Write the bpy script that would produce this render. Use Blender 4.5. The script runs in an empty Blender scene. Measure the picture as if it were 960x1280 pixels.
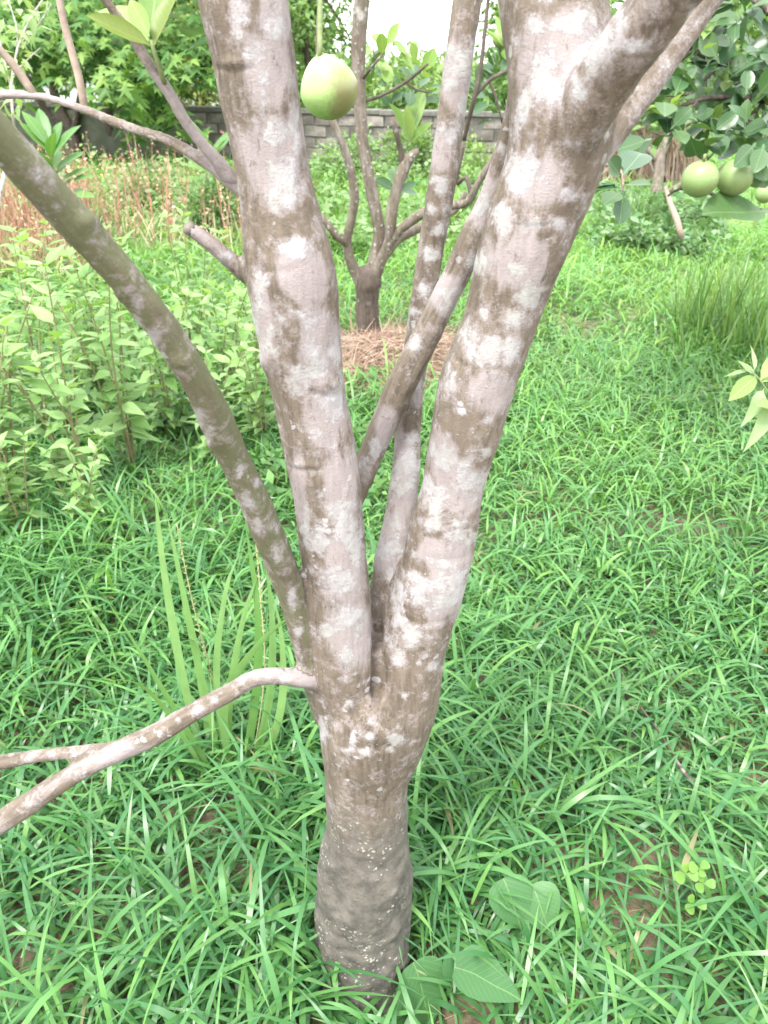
import bpy, math, random
import numpy as np
from mathutils import Vector, Matrix, noise as mnoise

random.seed(7); rng = np.random.default_rng(7)
R = math.radians
S = bpy.context.scene
COL = S.collection

# ------------------------------------------------------------------ camera
CAM_H, PITCH, F = 1.55, 30.0, 970.0          # metres, degrees below the horizon, focal length in photo pixels
cam = bpy.data.cameras.new('camera'); camo = bpy.data.objects.new('camera', cam); COL.objects.link(camo)
cam.sensor_fit = 'VERTICAL'; cam.sensor_height = 36; cam.lens = 36 * F / 1280
cam.clip_start = 0.02; cam.clip_end = 500
camo.location = (0, 0, CAM_H); camo.rotation_euler = (R(90 - PITCH), 0, 0)
cam.dof.use_dof = True; cam.dof.focus_distance = 1.15; cam.dof.aperture_fstop = 9.0
S.camera = camo
# ------------------------------------------------------------------ sky, sun, exposure
SUN_EL, SUN_AZ = 62.0, -150.0                  # azimuth from +Y towards +X: behind the camera, to its left
world = bpy.data.worlds.new('World'); S.world = world; world.use_nodes = True
wn = world.node_tree.nodes; wl = world.node_tree.links; wn.clear()
sky = wn.new('ShaderNodeTexSky'); sky.sky_type = 'NISHITA'; sky.sun_disc = False
sky.sun_elevation = R(SUN_EL); sky.sun_rotation = R(SUN_AZ); sky.air_density = 1.0; sky.dust_density = 1.0; sky.ozone_density = 1.0
hs = wn.new('ShaderNodeHueSaturation'); hs.inputs['Saturation'].default_value = 0.22; hs.inputs['Value'].default_value = 1.0
bg = wn.new('ShaderNodeBackground'); bg.inputs['Strength'].default_value = 0.13
wo = wn.new('ShaderNodeOutputWorld')
ov = wn.new('ShaderNodeMix'); ov.data_type = 'RGBA'; ov.inputs[0].default_value = .78; ov.inputs[7].default_value = (6.6, 6.75, 6.9, 1)   # even cloud cover over the clear sky
wl.new(sky.outputs[0], hs.inputs['Color']); wl.new(hs.outputs[0], ov.inputs[6]); wl.new(ov.outputs[2], bg.inputs[0]); wl.new(bg.outputs[0], wo.inputs[0])
sun = bpy.data.lights.new('sun', 'SUN'); sun.energy = 1.5; sun.angle = R(16); sun.color = (1, .965, .9)
suno = bpy.data.objects.new('sun', sun); COL.objects.link(suno)
sdir = Vector((math.sin(R(SUN_AZ)) * math.cos(R(SUN_EL)), math.cos(R(SUN_AZ)) * math.cos(R(SUN_EL)), math.sin(R(SUN_EL))))
suno.rotation_euler = sdir.to_track_quat('Z', 'Y').to_euler(); suno.location = (0, 0, 12)
S.view_settings.view_transform = 'Standard'; S.view_settings.look = 'None'
S.view_settings.exposure = 2.32; S.view_settings.gamma = 1.0
S.cycles.max_bounces = 5; S.cycles.diffuse_bounces = 3; S.cycles.glossy_bounces = 2; S.cycles.transmission_bounces = 3; S.cycles.transparent_max_bounces = 4

# ------------------------------------------------------------------ helpers
CP, SP = math.cos(R(PITCH)), math.sin(R(PITCH))
def ray(px, py):
    a, b = (px - 480) / F, -(py - 640) / F
    return Vector((a, CP + b * SP, -SP + b * CP))
def at(px, py, d):                             # point seen at a photo pixel, d metres deep
    return Vector((0, 0, CAM_H)) + ray(px, py) * d
def atY(px, py, Y):
    r = ray(px, py); return Vector((0, 0, CAM_H)) + r * (Y / r.y)
def G(px, py):                                 # point on the ground
    r = ray(px, py); return Vector((0, 0, CAM_H)) + r * (CAM_H / -r.z)
def depth(p): return p[1] * CP - (p[2] - CAM_H) * SP
def project(V):
    V = np.asarray(V); z = V[:, 2] - CAM_H
    d = V[:, 1] * CP - z * SP; u = V[:, 1] * SP + z * CP
    return 480 + F * V[:, 0] / d, 640 - F * u / d

def ground_z(x, y):
    x = np.asarray(x, float); y = np.asarray(y, float)
    return .018 * np.sin(x * 1.7 + .6) * np.cos(y * 1.3) + .012 * np.sin(x * 3.9 - y * 2.7) + .006 * np.sin(x * 9 + y * 7.3)

def tag(o, label=None, cat=None, group=None, kind=None):
    if label: o['label'] = label
    if cat: o['category'] = cat
    if group: o['group'] = group
    if kind: o['kind'] = kind
    return o
def empty(name, loc):
    o = bpy.data.objects.new(name, None); COL.objects.link(o); o.location = loc; o.empty_display_size = .1; return o
def link_mesh(name, me, parent=None, mat=None):
    o = bpy.data.objects.new(name, me); COL.objects.link(o)
    if mat and not me.materials: me.materials.append(mat)
    if parent: o.parent = parent
    return o
def np_mesh(name, V, Fq, mat=None, cols=None, smooth=True):
    """mesh from arrays; Fq is (n,3) or (n,4)"""
    V = np.asarray(V, np.float32); Fq = np.asarray(Fq, np.int32)
    me = bpy.data.meshes.new(name); k = Fq.shape[1]
    me.vertices.add(len(V)); me.vertices.foreach_set('co', V.ravel())
    me.loops.add(Fq.size); me.loops.foreach_set('vertex_index', Fq.ravel())
    me.polygons.add(len(Fq)); me.polygons.foreach_set('loop_start', np.arange(0, Fq.size, k, dtype=np.int32))
    me.polygons.foreach_set('use_smooth', np.full(len(Fq), smooth))
    if cols is not None:
        a = me.color_attributes.new('Col', 'FLOAT_COLOR', 'POINT')
        c = np.ones((len(V), 4), np.float32); c[:, :3] = cols; a.data.foreach_set('color', c.ravel())
    me.update(calc_edges=True)
    if mat: me.materials.append(mat)
    return me

class MB:
    """collects tubes and polygons for ONE mesh"""
    def __init__(s): s.v = []; s.f = []
    def tube(s, pts, rad, sides=8, cap=True, jit=0.0):
        pts = [Vector(p) for p in pts]; n = len(pts); b = len(s.v)
        up = None
        for i, p in enumerate(pts):
            t = (pts[min(i + 1, n - 1)] - pts[max(i - 1, 0)]).normalized()
            if up is None:
                up = t.cross(Vector((0.31, .2, .93)));
                if up.length < .05: up = t.cross(Vector((1, 0, 0)))
            up = (up - t * up.dot(t)).normalized(); w = t.cross(up)
            for k in range(sides):
                a = 2 * math.pi * k / sides
                q = p + (up * math.cos(a) + w * math.sin(a)) * rad[i] * (1 + (random.uniform(-jit, jit) if jit else 0))
                s.v.append(q)
        for i in range(n - 1):
            for k in range(sides):
                a = b + i * sides + k; c = b + i * sides + (k + 1) % sides
                s.f.append((a, c, c + sides, a + sides))
        if cap:
            s.f.append(tuple(b + k for k in reversed(range(sides))))
            s.f.append(tuple(b + (n - 1) * sides + k for k in range(sides)))
    def build(s, name, mat, parent=None, smooth=True, origin=None):
        o3 = Vector(origin) if origin is not None else (Vector(parent.location) if parent is not None and parent.parent is None else Vector((0, 0, 0)))
        me = bpy.data.meshes.new(name); me.from_pydata([v - o3 for v in s.v], [], s.f)
        for p in me.polygons: p.use_smooth = smooth
        me.materials.append(mat)
        o = bpy.data.objects.new(name, me); COL.objects.link(o)
        if parent is not None: o.parent = parent
        return o

def spline(pts, step=.02):
    """Catmull-Rom through rows of numbers; resampled"""
    P = [np.array(p, float) for p in pts]; P = [2 * P[0] - P[1]] + P + [2 * P[-1] - P[-2]]
    out = []
    for i in range(1, len(P) - 2):
        n = max(2, int(np.linalg.norm(P[i + 1][:3] - P[i][:3]) / step))
        for j in range(n):
            t = j / n
            out.append(.5 * (2 * P[i] + (P[i + 1] - P[i - 1]) * t + (2 * P[i - 1] - 5 * P[i] + 4 * P[i + 1] - P[i + 2]) * t * t
                             + (3 * P[i] - P[i - 1] - 3 * P[i + 1] + P[i + 2]) * t ** 3))
    out.append(P[-2]); return np.array(out)

# ------------------------------------------------------------------ materials
def nmat(name):
    m = bpy.data.materials.new(name); m.use_nodes = True
    n = m.node_tree.nodes; l = m.node_tree.links; n.clear()
    return m, n, l
def val(n, l, kind, a, b=None, clamp=False):
    x = n.new('ShaderNodeMath'); x.operation = kind; x.use_clamp = clamp
    for i, q in enumerate((a, b)):
        if q is None: continue
        if isinstance(q, (int, float)): x.inputs[i].default_value = q
        else: l.new(q, x.inputs[i])
    return x.outputs[0]
def ramp(n, l, fac, stops):
    r = n.new('ShaderNodeValToRGB'); e = r.color_ramp.elements
    while len(e) < len(stops): e.new(.5)
    for q, (p, c) in zip(e, stops):
        q.position = p; q.color = (c if hasattr(c, '__len__') else (c, c, c))[:3] + (1,) if hasattr(c, '__len__') else (c, c, c, 1)
    l.new(fac, r.inputs[0]); return r.outputs[0]
def mixc(n, l, fac, a, b, blend='MIX'):
    x = n.new('ShaderNodeMix'); x.data_type = 'RGBA'; x.blend_type = blend
    for s_, q in ((x.inputs[0], fac), (x.inputs[6], a), (x.inputs[7], b)):
        if isinstance(q, (int, float)): s_.default_value = q
        elif isinstance(q, tuple): s_.default_value = q + (1,)
        else: l.new(q, s_)
    return x.outputs[2]
def tex(n, l, co, scale, detail=4, rough=.55, kind='noise', dist=0):
    if kind == 'noise':
        t = n.new('ShaderNodeTexNoise'); t.inputs['Detail'].default_value = detail; t.inputs['Roughness'].default_value = rough
        t.inputs['Distortion'].default_value = dist
    else: t = n.new('ShaderNodeTexVoronoi')
    t.inputs['Scale'].default_value = scale; l.new(co, t.inputs['Vector']); return t.outputs[0]
def mapping(n, l, co, sc):
    m = n.new('ShaderNodeMapping'); m.inputs['Scale'].default_value = sc; l.new(co, m.inputs[0]); return m.outputs[0]

def leaf_mat(name, c1, c2, trans=.35, rough=.45, attr=False, vein=None, spec=.4):
    """leaf: two-tone by object random or by per-leaf colour attribute"""
    m, n, l = nmat(name)
    if attr:
        a = n.new('ShaderNodeAttribute'); a.attribute_name = 'Col'; col = a.outputs['Color']
    else:
        o = n.new('ShaderNodeObjectInfo'); col = mixc(n, l, o.outputs['Random'], c1, c2)
    tc = n.new('ShaderNodeTexCoord')
    nz = tex(n, l, tc.outputs['Object'], 35, 3)
    col = mixc(n, l, ramp(n, l, nz, [(.3, .0), (.75, .3)]), col, tuple(x * .6 for x in c1))
    if vein:
        w = n.new('ShaderNodeSeparateXYZ'); l.new(tc.outputs['Object'], w.inputs[0])
        ax = val(n, l, 'ABSOLUTE', w.outputs[0]); mid = val(n, l, 'LESS_THAN', ax, .012)
        # side veins run obliquely from the midrib
        sv = val(n, l, 'FRACT', val(n, l, 'MULTIPLY', val(n, l, 'SUBTRACT', w.outputs[1], val(n, l, 'MULTIPLY', ax, .8)), 9))
        sv = val(n, l, 'LESS_THAN', sv, .1)
        col = mixc(n, l, val(n, l, 'MULTIPLY', val(n, l, 'MAXIMUM', mid, val(n, l, 'MULTIPLY', sv, .45)), .6), col, vein)
    p = n.new('ShaderNodeBsdfPrincipled'); p.inputs['Roughness'].default_value = rough
    p.inputs['Specular IOR Level'].default_value = spec
    l.new(col, p.inputs['Base Color'])
    t = n.new('ShaderNodeBsdfTranslucent')
    l.new(mixc(n, l, 1.0, col, (1.0, 1.0, .45), 'MULTIPLY'), t.inputs[0])
    mx = n.new('ShaderNodeMixShader'); mx.inputs[0].default_value = trans
    l.new(p.outputs[0], mx.inputs[1]); l.new(t.outputs[0], mx.inputs[2])
    o = n.new('ShaderNodeOutputMaterial'); l.new(mx.outputs[0], o.inputs[0]); return m

def bark_mat(name, dark, light, lichen, wash, amount=.5, scale=1.0, moss=(.10, .112, .055), use_attr=False, rough_bump=1.0):
    """bark: streaked brown, pink-grey wash, crisp white crustose lichen and green moss"""
    m, n, l = nmat(name)
    if use_attr:
        a = n.new('ShaderNodeAttribute'); a.attribute_name = 'axis_co'; co = a.outputs['Vector']
        L = n.new('ShaderNodeAttribute'); L.attribute_name = 'lichen'; Lf = L.outputs['Fac']
        W = n.new('ShaderNodeAttribute'); W.attribute_name = 'wash'; Wf = W.outputs['Fac']
        Mo = n.new('ShaderNodeAttribute'); Mo.attribute_name = 'moss'; Mf = Mo.outputs['Fac']
        Cr = n.new('ShaderNodeAttribute'); Cr.attribute_name = 'crust'; Cf = Cr.outputs['Fac']
    else:
        tc = n.new('ShaderNodeTexCoord'); co = tc.outputs['Object']
    st = mapping(n, l, co, (1, 1, .12))
    fine = tex(n, l, st, 150 * scale, 4, .6)
    streak = tex(n, l, mapping(n, l, co, (1, 1, .3)), 48 * scale, 7, .66)
    big = tex(n, l, co, 9 * scale, 4, .6)
    col = mixc(n, l, ramp(n, l, streak, [(.3, .0), (.7, 1.0)]), dark, light)
    col = mixc(n, l, ramp(n, l, fine, [(.32, .75), (.55, .0)]), col, tuple(x * .55 for x in dark))
    col = mixc(n, l, ramp(n, l, big, [(.35, .0), (.7, .45)]), col, tuple(min(1, x * 1.25) for x in light))
    # pink-grey wash with soft, streaky edges
    wn_ = tex(n, l, mapping(n, l, co, (1, 1, .3)), 26 * scale, 8, .68, dist=.3)
    if use_attr: wv = val(n, l, 'ADD', Wf, val(n, l, 'MULTIPLY', val(n, l, 'SUBTRACT', wn_, .5), 1.5))
    else: wv = val(n, l, 'ADD', wn_, amount - .6)
    wm = ramp(n, l, wv, [(.42, .0), (.62, .85)])
    wcol = mixc(n, l, fine, tuple(x * .78 for x in wash), tuple(min(1, x * 1.12) for x in wash))
    col = mixc(n, l, wm, col, wcol)
    fk = tex(n, l, mapping(n, l, co, (1, 1, .45)), 125 * scale, 6, .75, dist=.6)
    col = mixc(n, l, ramp(n, l, fk, [(.57, .0), (.66, .6)]), col, tuple(x * .62 for x in dark))
    fk2 = tex(n, l, mapping(n, l, co, (.55, .55, 1.6)), 70 * scale, 5, .7, dist=.8)
    col = mixc(n, l, ramp(n, l, fk2, [(.62, .0), (.68, .45)]), col, tuple(x * .7 for x in dark))
    # green moss film
    if use_attr:
        mv = val(n, l, 'ADD', Mf, val(n, l, 'MULTIPLY', val(n, l, 'SUBTRACT', tex(n, l, mapping(n, l, co, (1, 1, .25)), 55, 6, .7), .5), 1.9))
        col = mixc(n, l, ramp(n, l, mv, [(.4, .0), (.75, .75)]), col, moss)
    # crisp white lichen: large patches
    ln = tex(n, l, co, 42 * scale, 10, .78, dist=.15)
    if use_attr: lv = val(n, l, 'ADD', Lf, val(n, l, 'MULTIPLY', val(n, l, 'SUBTRACT', ln, .5), 3.7))
    else: lv = val(n, l, 'ADD', tex(n, l, co, 11 * scale, 5, .62, dist=.3), amount - .72)
    lm = ramp(n, l, lv, [(.43, .0), (.53, .75), (.85, 1.0)])
    halo = ramp(n, l, lv, [(.08, .0), (.45, .7)])
    if use_attr: col = mixc(n, l, halo, col, wcol)
    ck = n.new('ShaderNodeTexVoronoi'); ck.feature = 'DISTANCE_TO_EDGE'; ck.inputs['Scale'].default_value = 75 * scale; l.new(mapping(n, l, co, (1, 1, .8)), ck.inputs['Vector'])
    lm = val(n, l, 'MULTIPLY', lm, ramp(n, l, ck.outputs['Distance'], [(.0, .78), (.05, 1.0)]))
    lm = val(n, l, 'MULTIPLY', lm, ramp(n, l, tex(n, l, co, 90 * scale, 5, .7), [(.35, .35), (.6, 1.0)]))
    # small round spots
    vo = n.new('ShaderNodeTexVoronoi'); vo.inputs['Scale'].default_value = 62 * scale; vo.inputs['Randomness'].default_value = 1
    wob = n.new('ShaderNodeVectorMath'); wob.operation = 'MULTIPLY_ADD'
    nc = n.new('ShaderNodeTexNoise'); nc.inputs['Scale'].default_value = 90 * scale; l.new(co, nc.inputs['Vector'])
    l.new(nc.outputs['Color'], wob.inputs[0]); wob.inputs[1].default_value = (.012, .012, .012); l.new(co, wob.inputs[2])
    l.new(wob.outputs[0], vo.inputs['Vector'])
    sep = n.new('ShaderNodeSeparateColor'); l.new(vo.outputs['Color'], sep.inputs[0])
    rad = val(n, l, 'MULTIPLY', val(n, l, 'SUBTRACT', sep.outputs[0], .62 if use_attr else .5, True), 1.05)
    spot = ramp(n, l, val(n, l, 'SUBTRACT', rad, vo.outputs['Distance']), [(.0, .0), (.09, .8)])
    grp = ramp(n, l, tex(n, l, co, 6 * scale, 3), [(.42, .0), (.55, 1.0)])
    spot = val(n, l, 'MULTIPLY', spot, grp)
    if use_attr: spot = val(n, l, 'MULTIPLY', spot, ramp(n, l, Cf, [(.2, 1.0), (.6, .0)]))
    v2 = n.new('ShaderNodeTexVoronoi'); v2.inputs['Scale'].default_value = 170 * scale; l.new(wob.outputs[0], v2.inputs['Vector'])
    s2 = n.new('ShaderNodeSeparateColor'); l.new(v2.outputs['Color'], s2.inputs[0])
    sp2 = ramp(n, l, val(n, l, 'SUBTRACT', val(n, l, 'MULTIPLY', val(n, l, 'SUBTRACT', s2.outputs[0], .7, True), 1.3), v2.outputs['Distance']), [(.0, .0), (.1, .6)])
    spot = val(n, l, 'MAXIMUM', spot, val(n, l, 'MULTIPLY', sp2, ramp(n, l, tex(n, l, co, 9 * scale, 4), [(.45, .0), (.6, 1.0)])))
    allm = val(n, l, 'MAXIMUM', lm, spot)
    lcol = mixc(n, l, tex(n, l, co, 120 * scale, 5, .7), tuple(x * .74 for x in lichen), tuple(min(.85, x * 1.15) for x in lichen))
    lcol = mixc(n, l, ramp(n, l, tex(n, l, co, 15 * scale, 3), [(.4, .0), (.62, .7)]), lcol, (lichen[0] * .80, lichen[1] * .84, lichen[2] * .74))
    col = mixc(n, l, val(n, l, 'MULTIPLY', allm, .92), col, lcol)
    hgt = val(n, l, 'ADD', val(n, l, 'ADD', val(n, l, 'MULTIPLY', fine, .7), val(n, l, 'MULTIPLY', tex(n, l, mapping(n, l, co, (1, 1, 1.6)), 260 * scale, 5, .7), .55)), val(n, l, 'ADD', val(n, l, 'MULTIPLY', streak, .5), val(n, l, 'MULTIPLY', allm, .35)))
    if use_attr:
        # dark mottled crust with pale grains at the foot of the trunk
        g = n.new('ShaderNodeTexVoronoi'); g.inputs['Scale'].default_value = 165; l.new(co, g.inputs['Vector'])
        gs = n.new('ShaderNodeSeparateColor'); l.new(g.outputs['Color'], gs.inputs[0])
        grain = ramp(n, l, val(n, l, 'SUBTRACT', val(n, l, 'MULTIPLY', val(n, l, 'SUBTRACT', gs.outputs[1], .38, True), 1.0), g.outputs['Distance']), [(.0, .0), (.1, .9)])
        gp = ramp(n, l, tex(n, l, co, 14, 4), [(.46, .0), (.58, 1.0)])
        cn = tex(n, l, co, 26, 5, .7)
        base = mixc(n, l, ramp(n, l, cn, [(.3, .0), (.7, 1.0)]), (.05, .047, .041), (.15, .134, .114))
        base = mixc(n, l, val(n, l, 'MULTIPLY', grain, gp), base, (.36, .34, .30))
        cm = ramp(n, l, val(n, l, 'ADD', Cf, val(n, l, 'MULTIPLY', val(n, l, 'SUBTRACT', cn, .5), .7)), [(.35, .0), (.65, 1.0)])
        col = mixc(n, l, cm, col, base)
        hgt = val(n, l, 'ADD', hgt, val(n, l, 'MULTIPLY', val(n, l, 'MULTIPLY', val(n, l, 'ADD', grain, cn), cm), .8))
    b = n.new('ShaderNodeBump'); b.inputs['Strength'].default_value = .55 * rough_bump; b.inputs['Distance'].default_value = .004
    l.new(hgt, b.inputs['Height'])
    p = n.new('ShaderNodeBsdfPrincipled'); p.inputs['Roughness'].default_value = .78; p.inputs['Specular IOR Level'].default_value = .25
    l.new(col, p.inputs['Base Color']); l.new(b.outputs[0], p.inputs['Normal'])
    o = n.new('ShaderNodeOutputMaterial'); l.new(p.outputs[0], o.inputs[0]); return m

def plain_mat(name, c1, c2, scale=30, rough=.8, bump=.3, dist=.005, rnd=.35):
    m, n, l = nmat(name); tc = n.new('ShaderNodeTexCoord')
    nz = tex(n, l, tc.outputs['Object'], scale, 6, .62)
    oi = n.new('ShaderNodeObjectInfo')
    col = mixc(n, l, ramp(n, l, nz, [(.3, .0), (.7, 1.0)]), c1, c2)
    col = mixc(n, l, val(n, l, 'MULTIPLY', oi.outputs['Random'], rnd), col, tuple(x * .6 for x in c1))
    b = n.new('ShaderNodeBump'); b.inputs['Strength'].default_value = bump; b.inputs['Distance'].default_value = dist; l.new(nz, b.inputs['Height'])
    p = n.new('ShaderNodeBsdfPrincipled'); p.inputs['Roughness'].default_value = rough
    l.new(col, p.inputs['Base Color']); l.new(b.outputs[0], p.inputs['Normal'])
    o = n.new('ShaderNodeOutputMaterial'); l.new(p.outputs[0], o.inputs[0]); return m

M = {}
M['bark'] = bark_mat('lichen_bark', (.085, .066, .049), (.158, .129, .101), (.37, .367, .375), (.285, .248, .246), use_attr=True)
M['bark2'] = bark_mat('mossy_bark', (.075, .06, .045), (.16, .13, .10), (.42, .41, .40), (.25, .215, .19), amount=.55, scale=.8)
M['bark_pale'] = bark_mat('pale_bark', (.18, .15, .12), (.36, .32, .28), (.6, .6, .6), (.44, .4, .38), amount=.62, scale=.8)
M['bark_dark'] = bark_mat('dark_bark', (.05, .038, .03), (.105, .083, .068), (.28, .26, .24), (.15, .125, .11), amount=.4, scale=.5)
M['twig'] = plain_mat('twig_bark', (.16, .12, .09), (.30, .24, .19), 60)
M['green_twig'] = plain_mat('green_twig', (.10, .14, .05), (.2, .24, .1), 60)
M['cut'] = plain_mat('weathered_cut_wood', (.10, .085, .075), (.24, .21, .19), 80)
M['leaf_mature'] = leaf_mat('citrus_leaf_mature', (.04, .10, .045), (.08, .15, .05), .28, .34, vein=(.14, .22, .09), spec=.5)
M['leaf_young'] = leaf_mat('citrus_leaf_young', (.16, .28, .06), (.28, .40, .13), .4, .42, vein=(.34, .42, .2))
M['leaf_weed'] = leaf_mat('weed_leaf', (.19, .36, .10), (.35, .52, .22), .45, .45, vein=(.24, .34, .18))
M['leaf_lobed'] = leaf_mat('lobed_leaf', (.07, .18, .045), (.22, .35, .07), .45, .5)
M['leaf_broad'] = leaf_mat('broad_leaf', (.075, .19, .05), (.16, .30, .075), .35, .42, vein=(.2, .3, .1))
M['leaf_heart'] = leaf_mat('heart_leaf', (.06, .165, .06), (.085, .20, .07), .3, .5, vein=(.19, .33, .12))
M['leaf_olive'] = leaf_mat('citrus_leaf_olive', (.13, .19, .035), (.17, .23, .05), .35, .4, vein=(.24, .28, .1))
M['clover'] = leaf_mat('clover_leaf', (.13, .27, .05), (.2, .34, .07), .4, .5)
M['grass'] = leaf_mat('grass_blade', (.1, .2, .06), (.1, .2, .06), .42, .36, attr=True, spec=.5)
M['foliage'] = leaf_mat('foliage', (.08, .16, .05), (.08, .16, .05), .4, .55, attr=True, spec=.25)
M['blade'] = leaf_mat('tall_blade', (.10, .22, .06), (.19, .32, .12), .4, .45)
M['seed'] = plain_mat('seed_head', (.17, .19, .07), (.32, .32, .15), 120)
M['straw'] = leaf_mat('straw', (.4, .3, .2), (.4, .3, .2), .15, .7, attr=True, spec=.15)
M['block'] = plain_mat('concrete_block', (.075, .066, .056), (.27, .24, .215), 7, .9, .6, .012, .75)
M['mortar'] = plain_mat('dark_mortar', (.07, .07, .06), (.14, .135, .12), 12, .95)
M['coping'] = plain_mat('mossy_coping', (.08, .08, .07), (.2, .185, .165), 9, .95)
M['plaster'] = plain_mat('mossy_plaster', (.05, .06, .04), (.12, .125, .09), 4, .95, .4, .01)
M['house'] = plain_mat('pale_render', (.62, .66, .7), (.74, .77, .8), 3, .9)
M['roof'] = plain_mat('tin_roof', (.24, .2, .18), (.36, .3, .27), 6, .6)
M['glass'] = plain_mat('window_glass', (.02, .025, .03), (.04, .05, .055), 3, .12, 0)

def fruit_mat(name, top, side, blush, blush_dir, amt):
    m, n, l = nmat(name); tc = n.new('ShaderNodeTexCoord'); co = tc.outputs['Object']
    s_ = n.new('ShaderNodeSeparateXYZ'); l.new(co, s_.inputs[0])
    col = mixc(n, l, ramp(n, l, val(n, l, 'ADD', val(n, l, 'MULTIPLY', s_.outputs[2], 5), .5), [(.1, .0), (.9, 1.0)]), side, top)  # skin pales towards the top: a highlight painted into the colour
    d = n.new('ShaderNodeVectorMath'); d.operation = 'DOT_PRODUCT'; l.new(co, d.inputs[0]); d.inputs[1].default_value = blush_dir
    bl = val(n, l, 'ADD', val(n, l, 'MULTIPLY', d.outputs['Value'], 14), val(n, l, 'MULTIPLY', tex(n, l, co, 24, 5, .7), .9))
    col = mixc(n, l, val(n, l, 'MULTIPLY', ramp(n, l, bl, [(.70, .0), (1.05, 1.0)]), amt), col, blush)
    pit = tex(n, l, co, 260, 2, .5)
    col = mixc(n, l, ramp(n, l, pit, [(.5, .0), (.75, .35)]), col, tuple(x * .6 for x in side))
    col = mixc(n, l, ramp(n, l, tex(n, l, co, 14, 4), [(.4, .0), (.75, .25)]), col, top)
    b = n.new('ShaderNodeBump'); b.inputs['Strength'].default_value = .25; b.inputs['Distance'].default_value = .002; l.new(pit, b.inputs['Height'])
    p = n.new('ShaderNodeBsdfPrincipled'); p.inputs['Roughness'].default_value = .42; p.inputs['Specular IOR Level'].default_value = .4
    l.new(col, p.inputs['Base Color']); l.new(b.outputs[0], p.inputs['Normal'])
    o = n.new('ShaderNodeOutputMaterial'); l.new(p.outputs[0], o.inputs[0]); return m

# ground: red-brown soil, straw litter and a green film where the sward is thick
m, n, l = nmat('soil'); tc = n.new('ShaderNodeTexCoord'); co = tc.outputs['Object']
big = tex(n, l, co, .9, 5, .6); fine = tex(n, l, co, 34, 6, .7)
col = mixc(n, l, ramp(n, l, fine, [(.3, .0), (.7, 1.0)]), (.06, .045, .03), (.24, .175, .12))
col = mixc(n, l, ramp(n, l, big, [(.45, .0), (.65, .6)]), col, (.10, .085, .05))
sx = n.new('ShaderNodeSeparateXYZ'); l.new(co, sx.inputs[0])
far = ramp(n, l, val(n, l, 'ADD', val(n, l, 'MULTIPLY', sx.outputs[1], .06), val(n, l, 'MULTIPLY', big, .4)), [(.45, .0), (.85, .85)])
col = mixc(n, l, far, col, mixc(n, l, fine, (.10, .18, .045), (.22, .30, .10)))
bmp = n.new('ShaderNodeBump'); bmp.inputs['Strength'].default_value = .8; bmp.inputs['Distance'].default_value = .015; l.new(fine, bmp.inputs['Height'])
p = n.new('ShaderNodeBsdfPrincipled'); p.inputs['Roughness'].default_value = .95; l.new(col, p.inputs['Base Color']); l.new(bmp.outputs[0], p.inputs['Normal'])
o = n.new('ShaderNodeOutputMaterial'); l.new(p.outputs[0], o.inputs[0]); M['soil'] = m

# ------------------------------------------------------------------ ground
gx = np.concatenate([np.linspace(-220, -14, 14)[:-1], np.linspace(-14, 14, 141), np.linspace(14, 220, 14)[1:]])
gy = np.concatenate([np.linspace(-60, -3, 8)[:-1], np.linspace(-3, 20, 161), np.linspace(20, 300, 18)[1:]])
X, Y = np.meshgrid(gx, gy); Z = ground_z(X, Y)
idx = np.arange(X.size).reshape(X.shape)
gf = np.stack([idx[:-1, :-1], idx[:-1, 1:], idx[1:, 1:], idx[1:, :-1]], -1).reshape(-1, 4)
tag(link_mesh('ground', np_mesh('ground', np.stack([X, Y, Z], -1).reshape(-1, 3), gf, M['soil'])), kind='structure')

# ------------------------------------------------------------------ leaf templates: y along the leaf (0..1), x across, z up
def rows_leaf(rows, wid, fold=.25, droop=.18, wave=0.0):
    V = []; Fc = []
    for i, (t, w) in enumerate(zip(rows, wid)):
        z = -droop * t * t + wave * math.sin(t * 9)
        V += [(-w, t, z + fold * w), (0, t, z), (w, t, z + fold * w + wave * math.cos(t * 11))]
    for i in range(len(rows) - 1):
        a = i * 3; Fc += [(a, a + 1, a + 4, a + 3), (a + 1, a + 2, a + 5, a + 4)]
    return np.array(V), np.array(Fc)
T_CIT = rows_leaf([0, .10, .17, .20, .32, .5, .68, .84, .95, 1], [.012, .05, .05, .03, .17, .26, .265, .19, .09, .004], .3, .14, .012)
T_CITY = rows_leaf([0, .08, .2, .38, .56, .74, .9, 1], [.015, .05, .16, .23, .25, .2, .1, .005], .45, .05, .01)
T_LAN = rows_leaf([0, .12, .25, .42, .6, .8, 1], [.012, .02, .15, .2, .155, .08, .004], .25, .22, .01)
T_BRD = rows_leaf([0, .15, .3, .5, .7, .87, 1], [.015, .05, .12, .165, .15, .09, .004], .3, .3, .01)
T_SIM = (np.array([(0, 0, 0), (.28, .45, .06), (0, 1, -.12), (-.28, .45, .06)]), np.array([(0, 1, 2, 3)]))
T_HEART = rows_leaf([-.12, -.05, .05, .2, .38, .56, .74, .9, 1], [.22, .38, .47, .5, .46, .37, .24, .1, .004], .16, .16, .016)
def lobed():
    pol = [(-.0, .0), (-.12, .1), (-.46, -.06), (-.2, .22), (-.62, .46), (-.17, .42), (-.16, .62), (0, 1.1), (.16, .62), (.17, .42), (.62, .46), (.2, .22), (.46, -.06), (.12, .1)]
    V = [(0, .32, .05)] + [(x, y, -.25 * abs(x) - .12 * y * y) for x, y in pol]
    k = len(pol); return np.array(V), np.array([(0, 1 + i, 1 + (i + 1) % k) for i in range(k)][::-1])
T_LOB = lobed()
def tmesh(name, T, mat): return np_mesh(name, T[0], T[1][:, ::1], mat)
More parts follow.
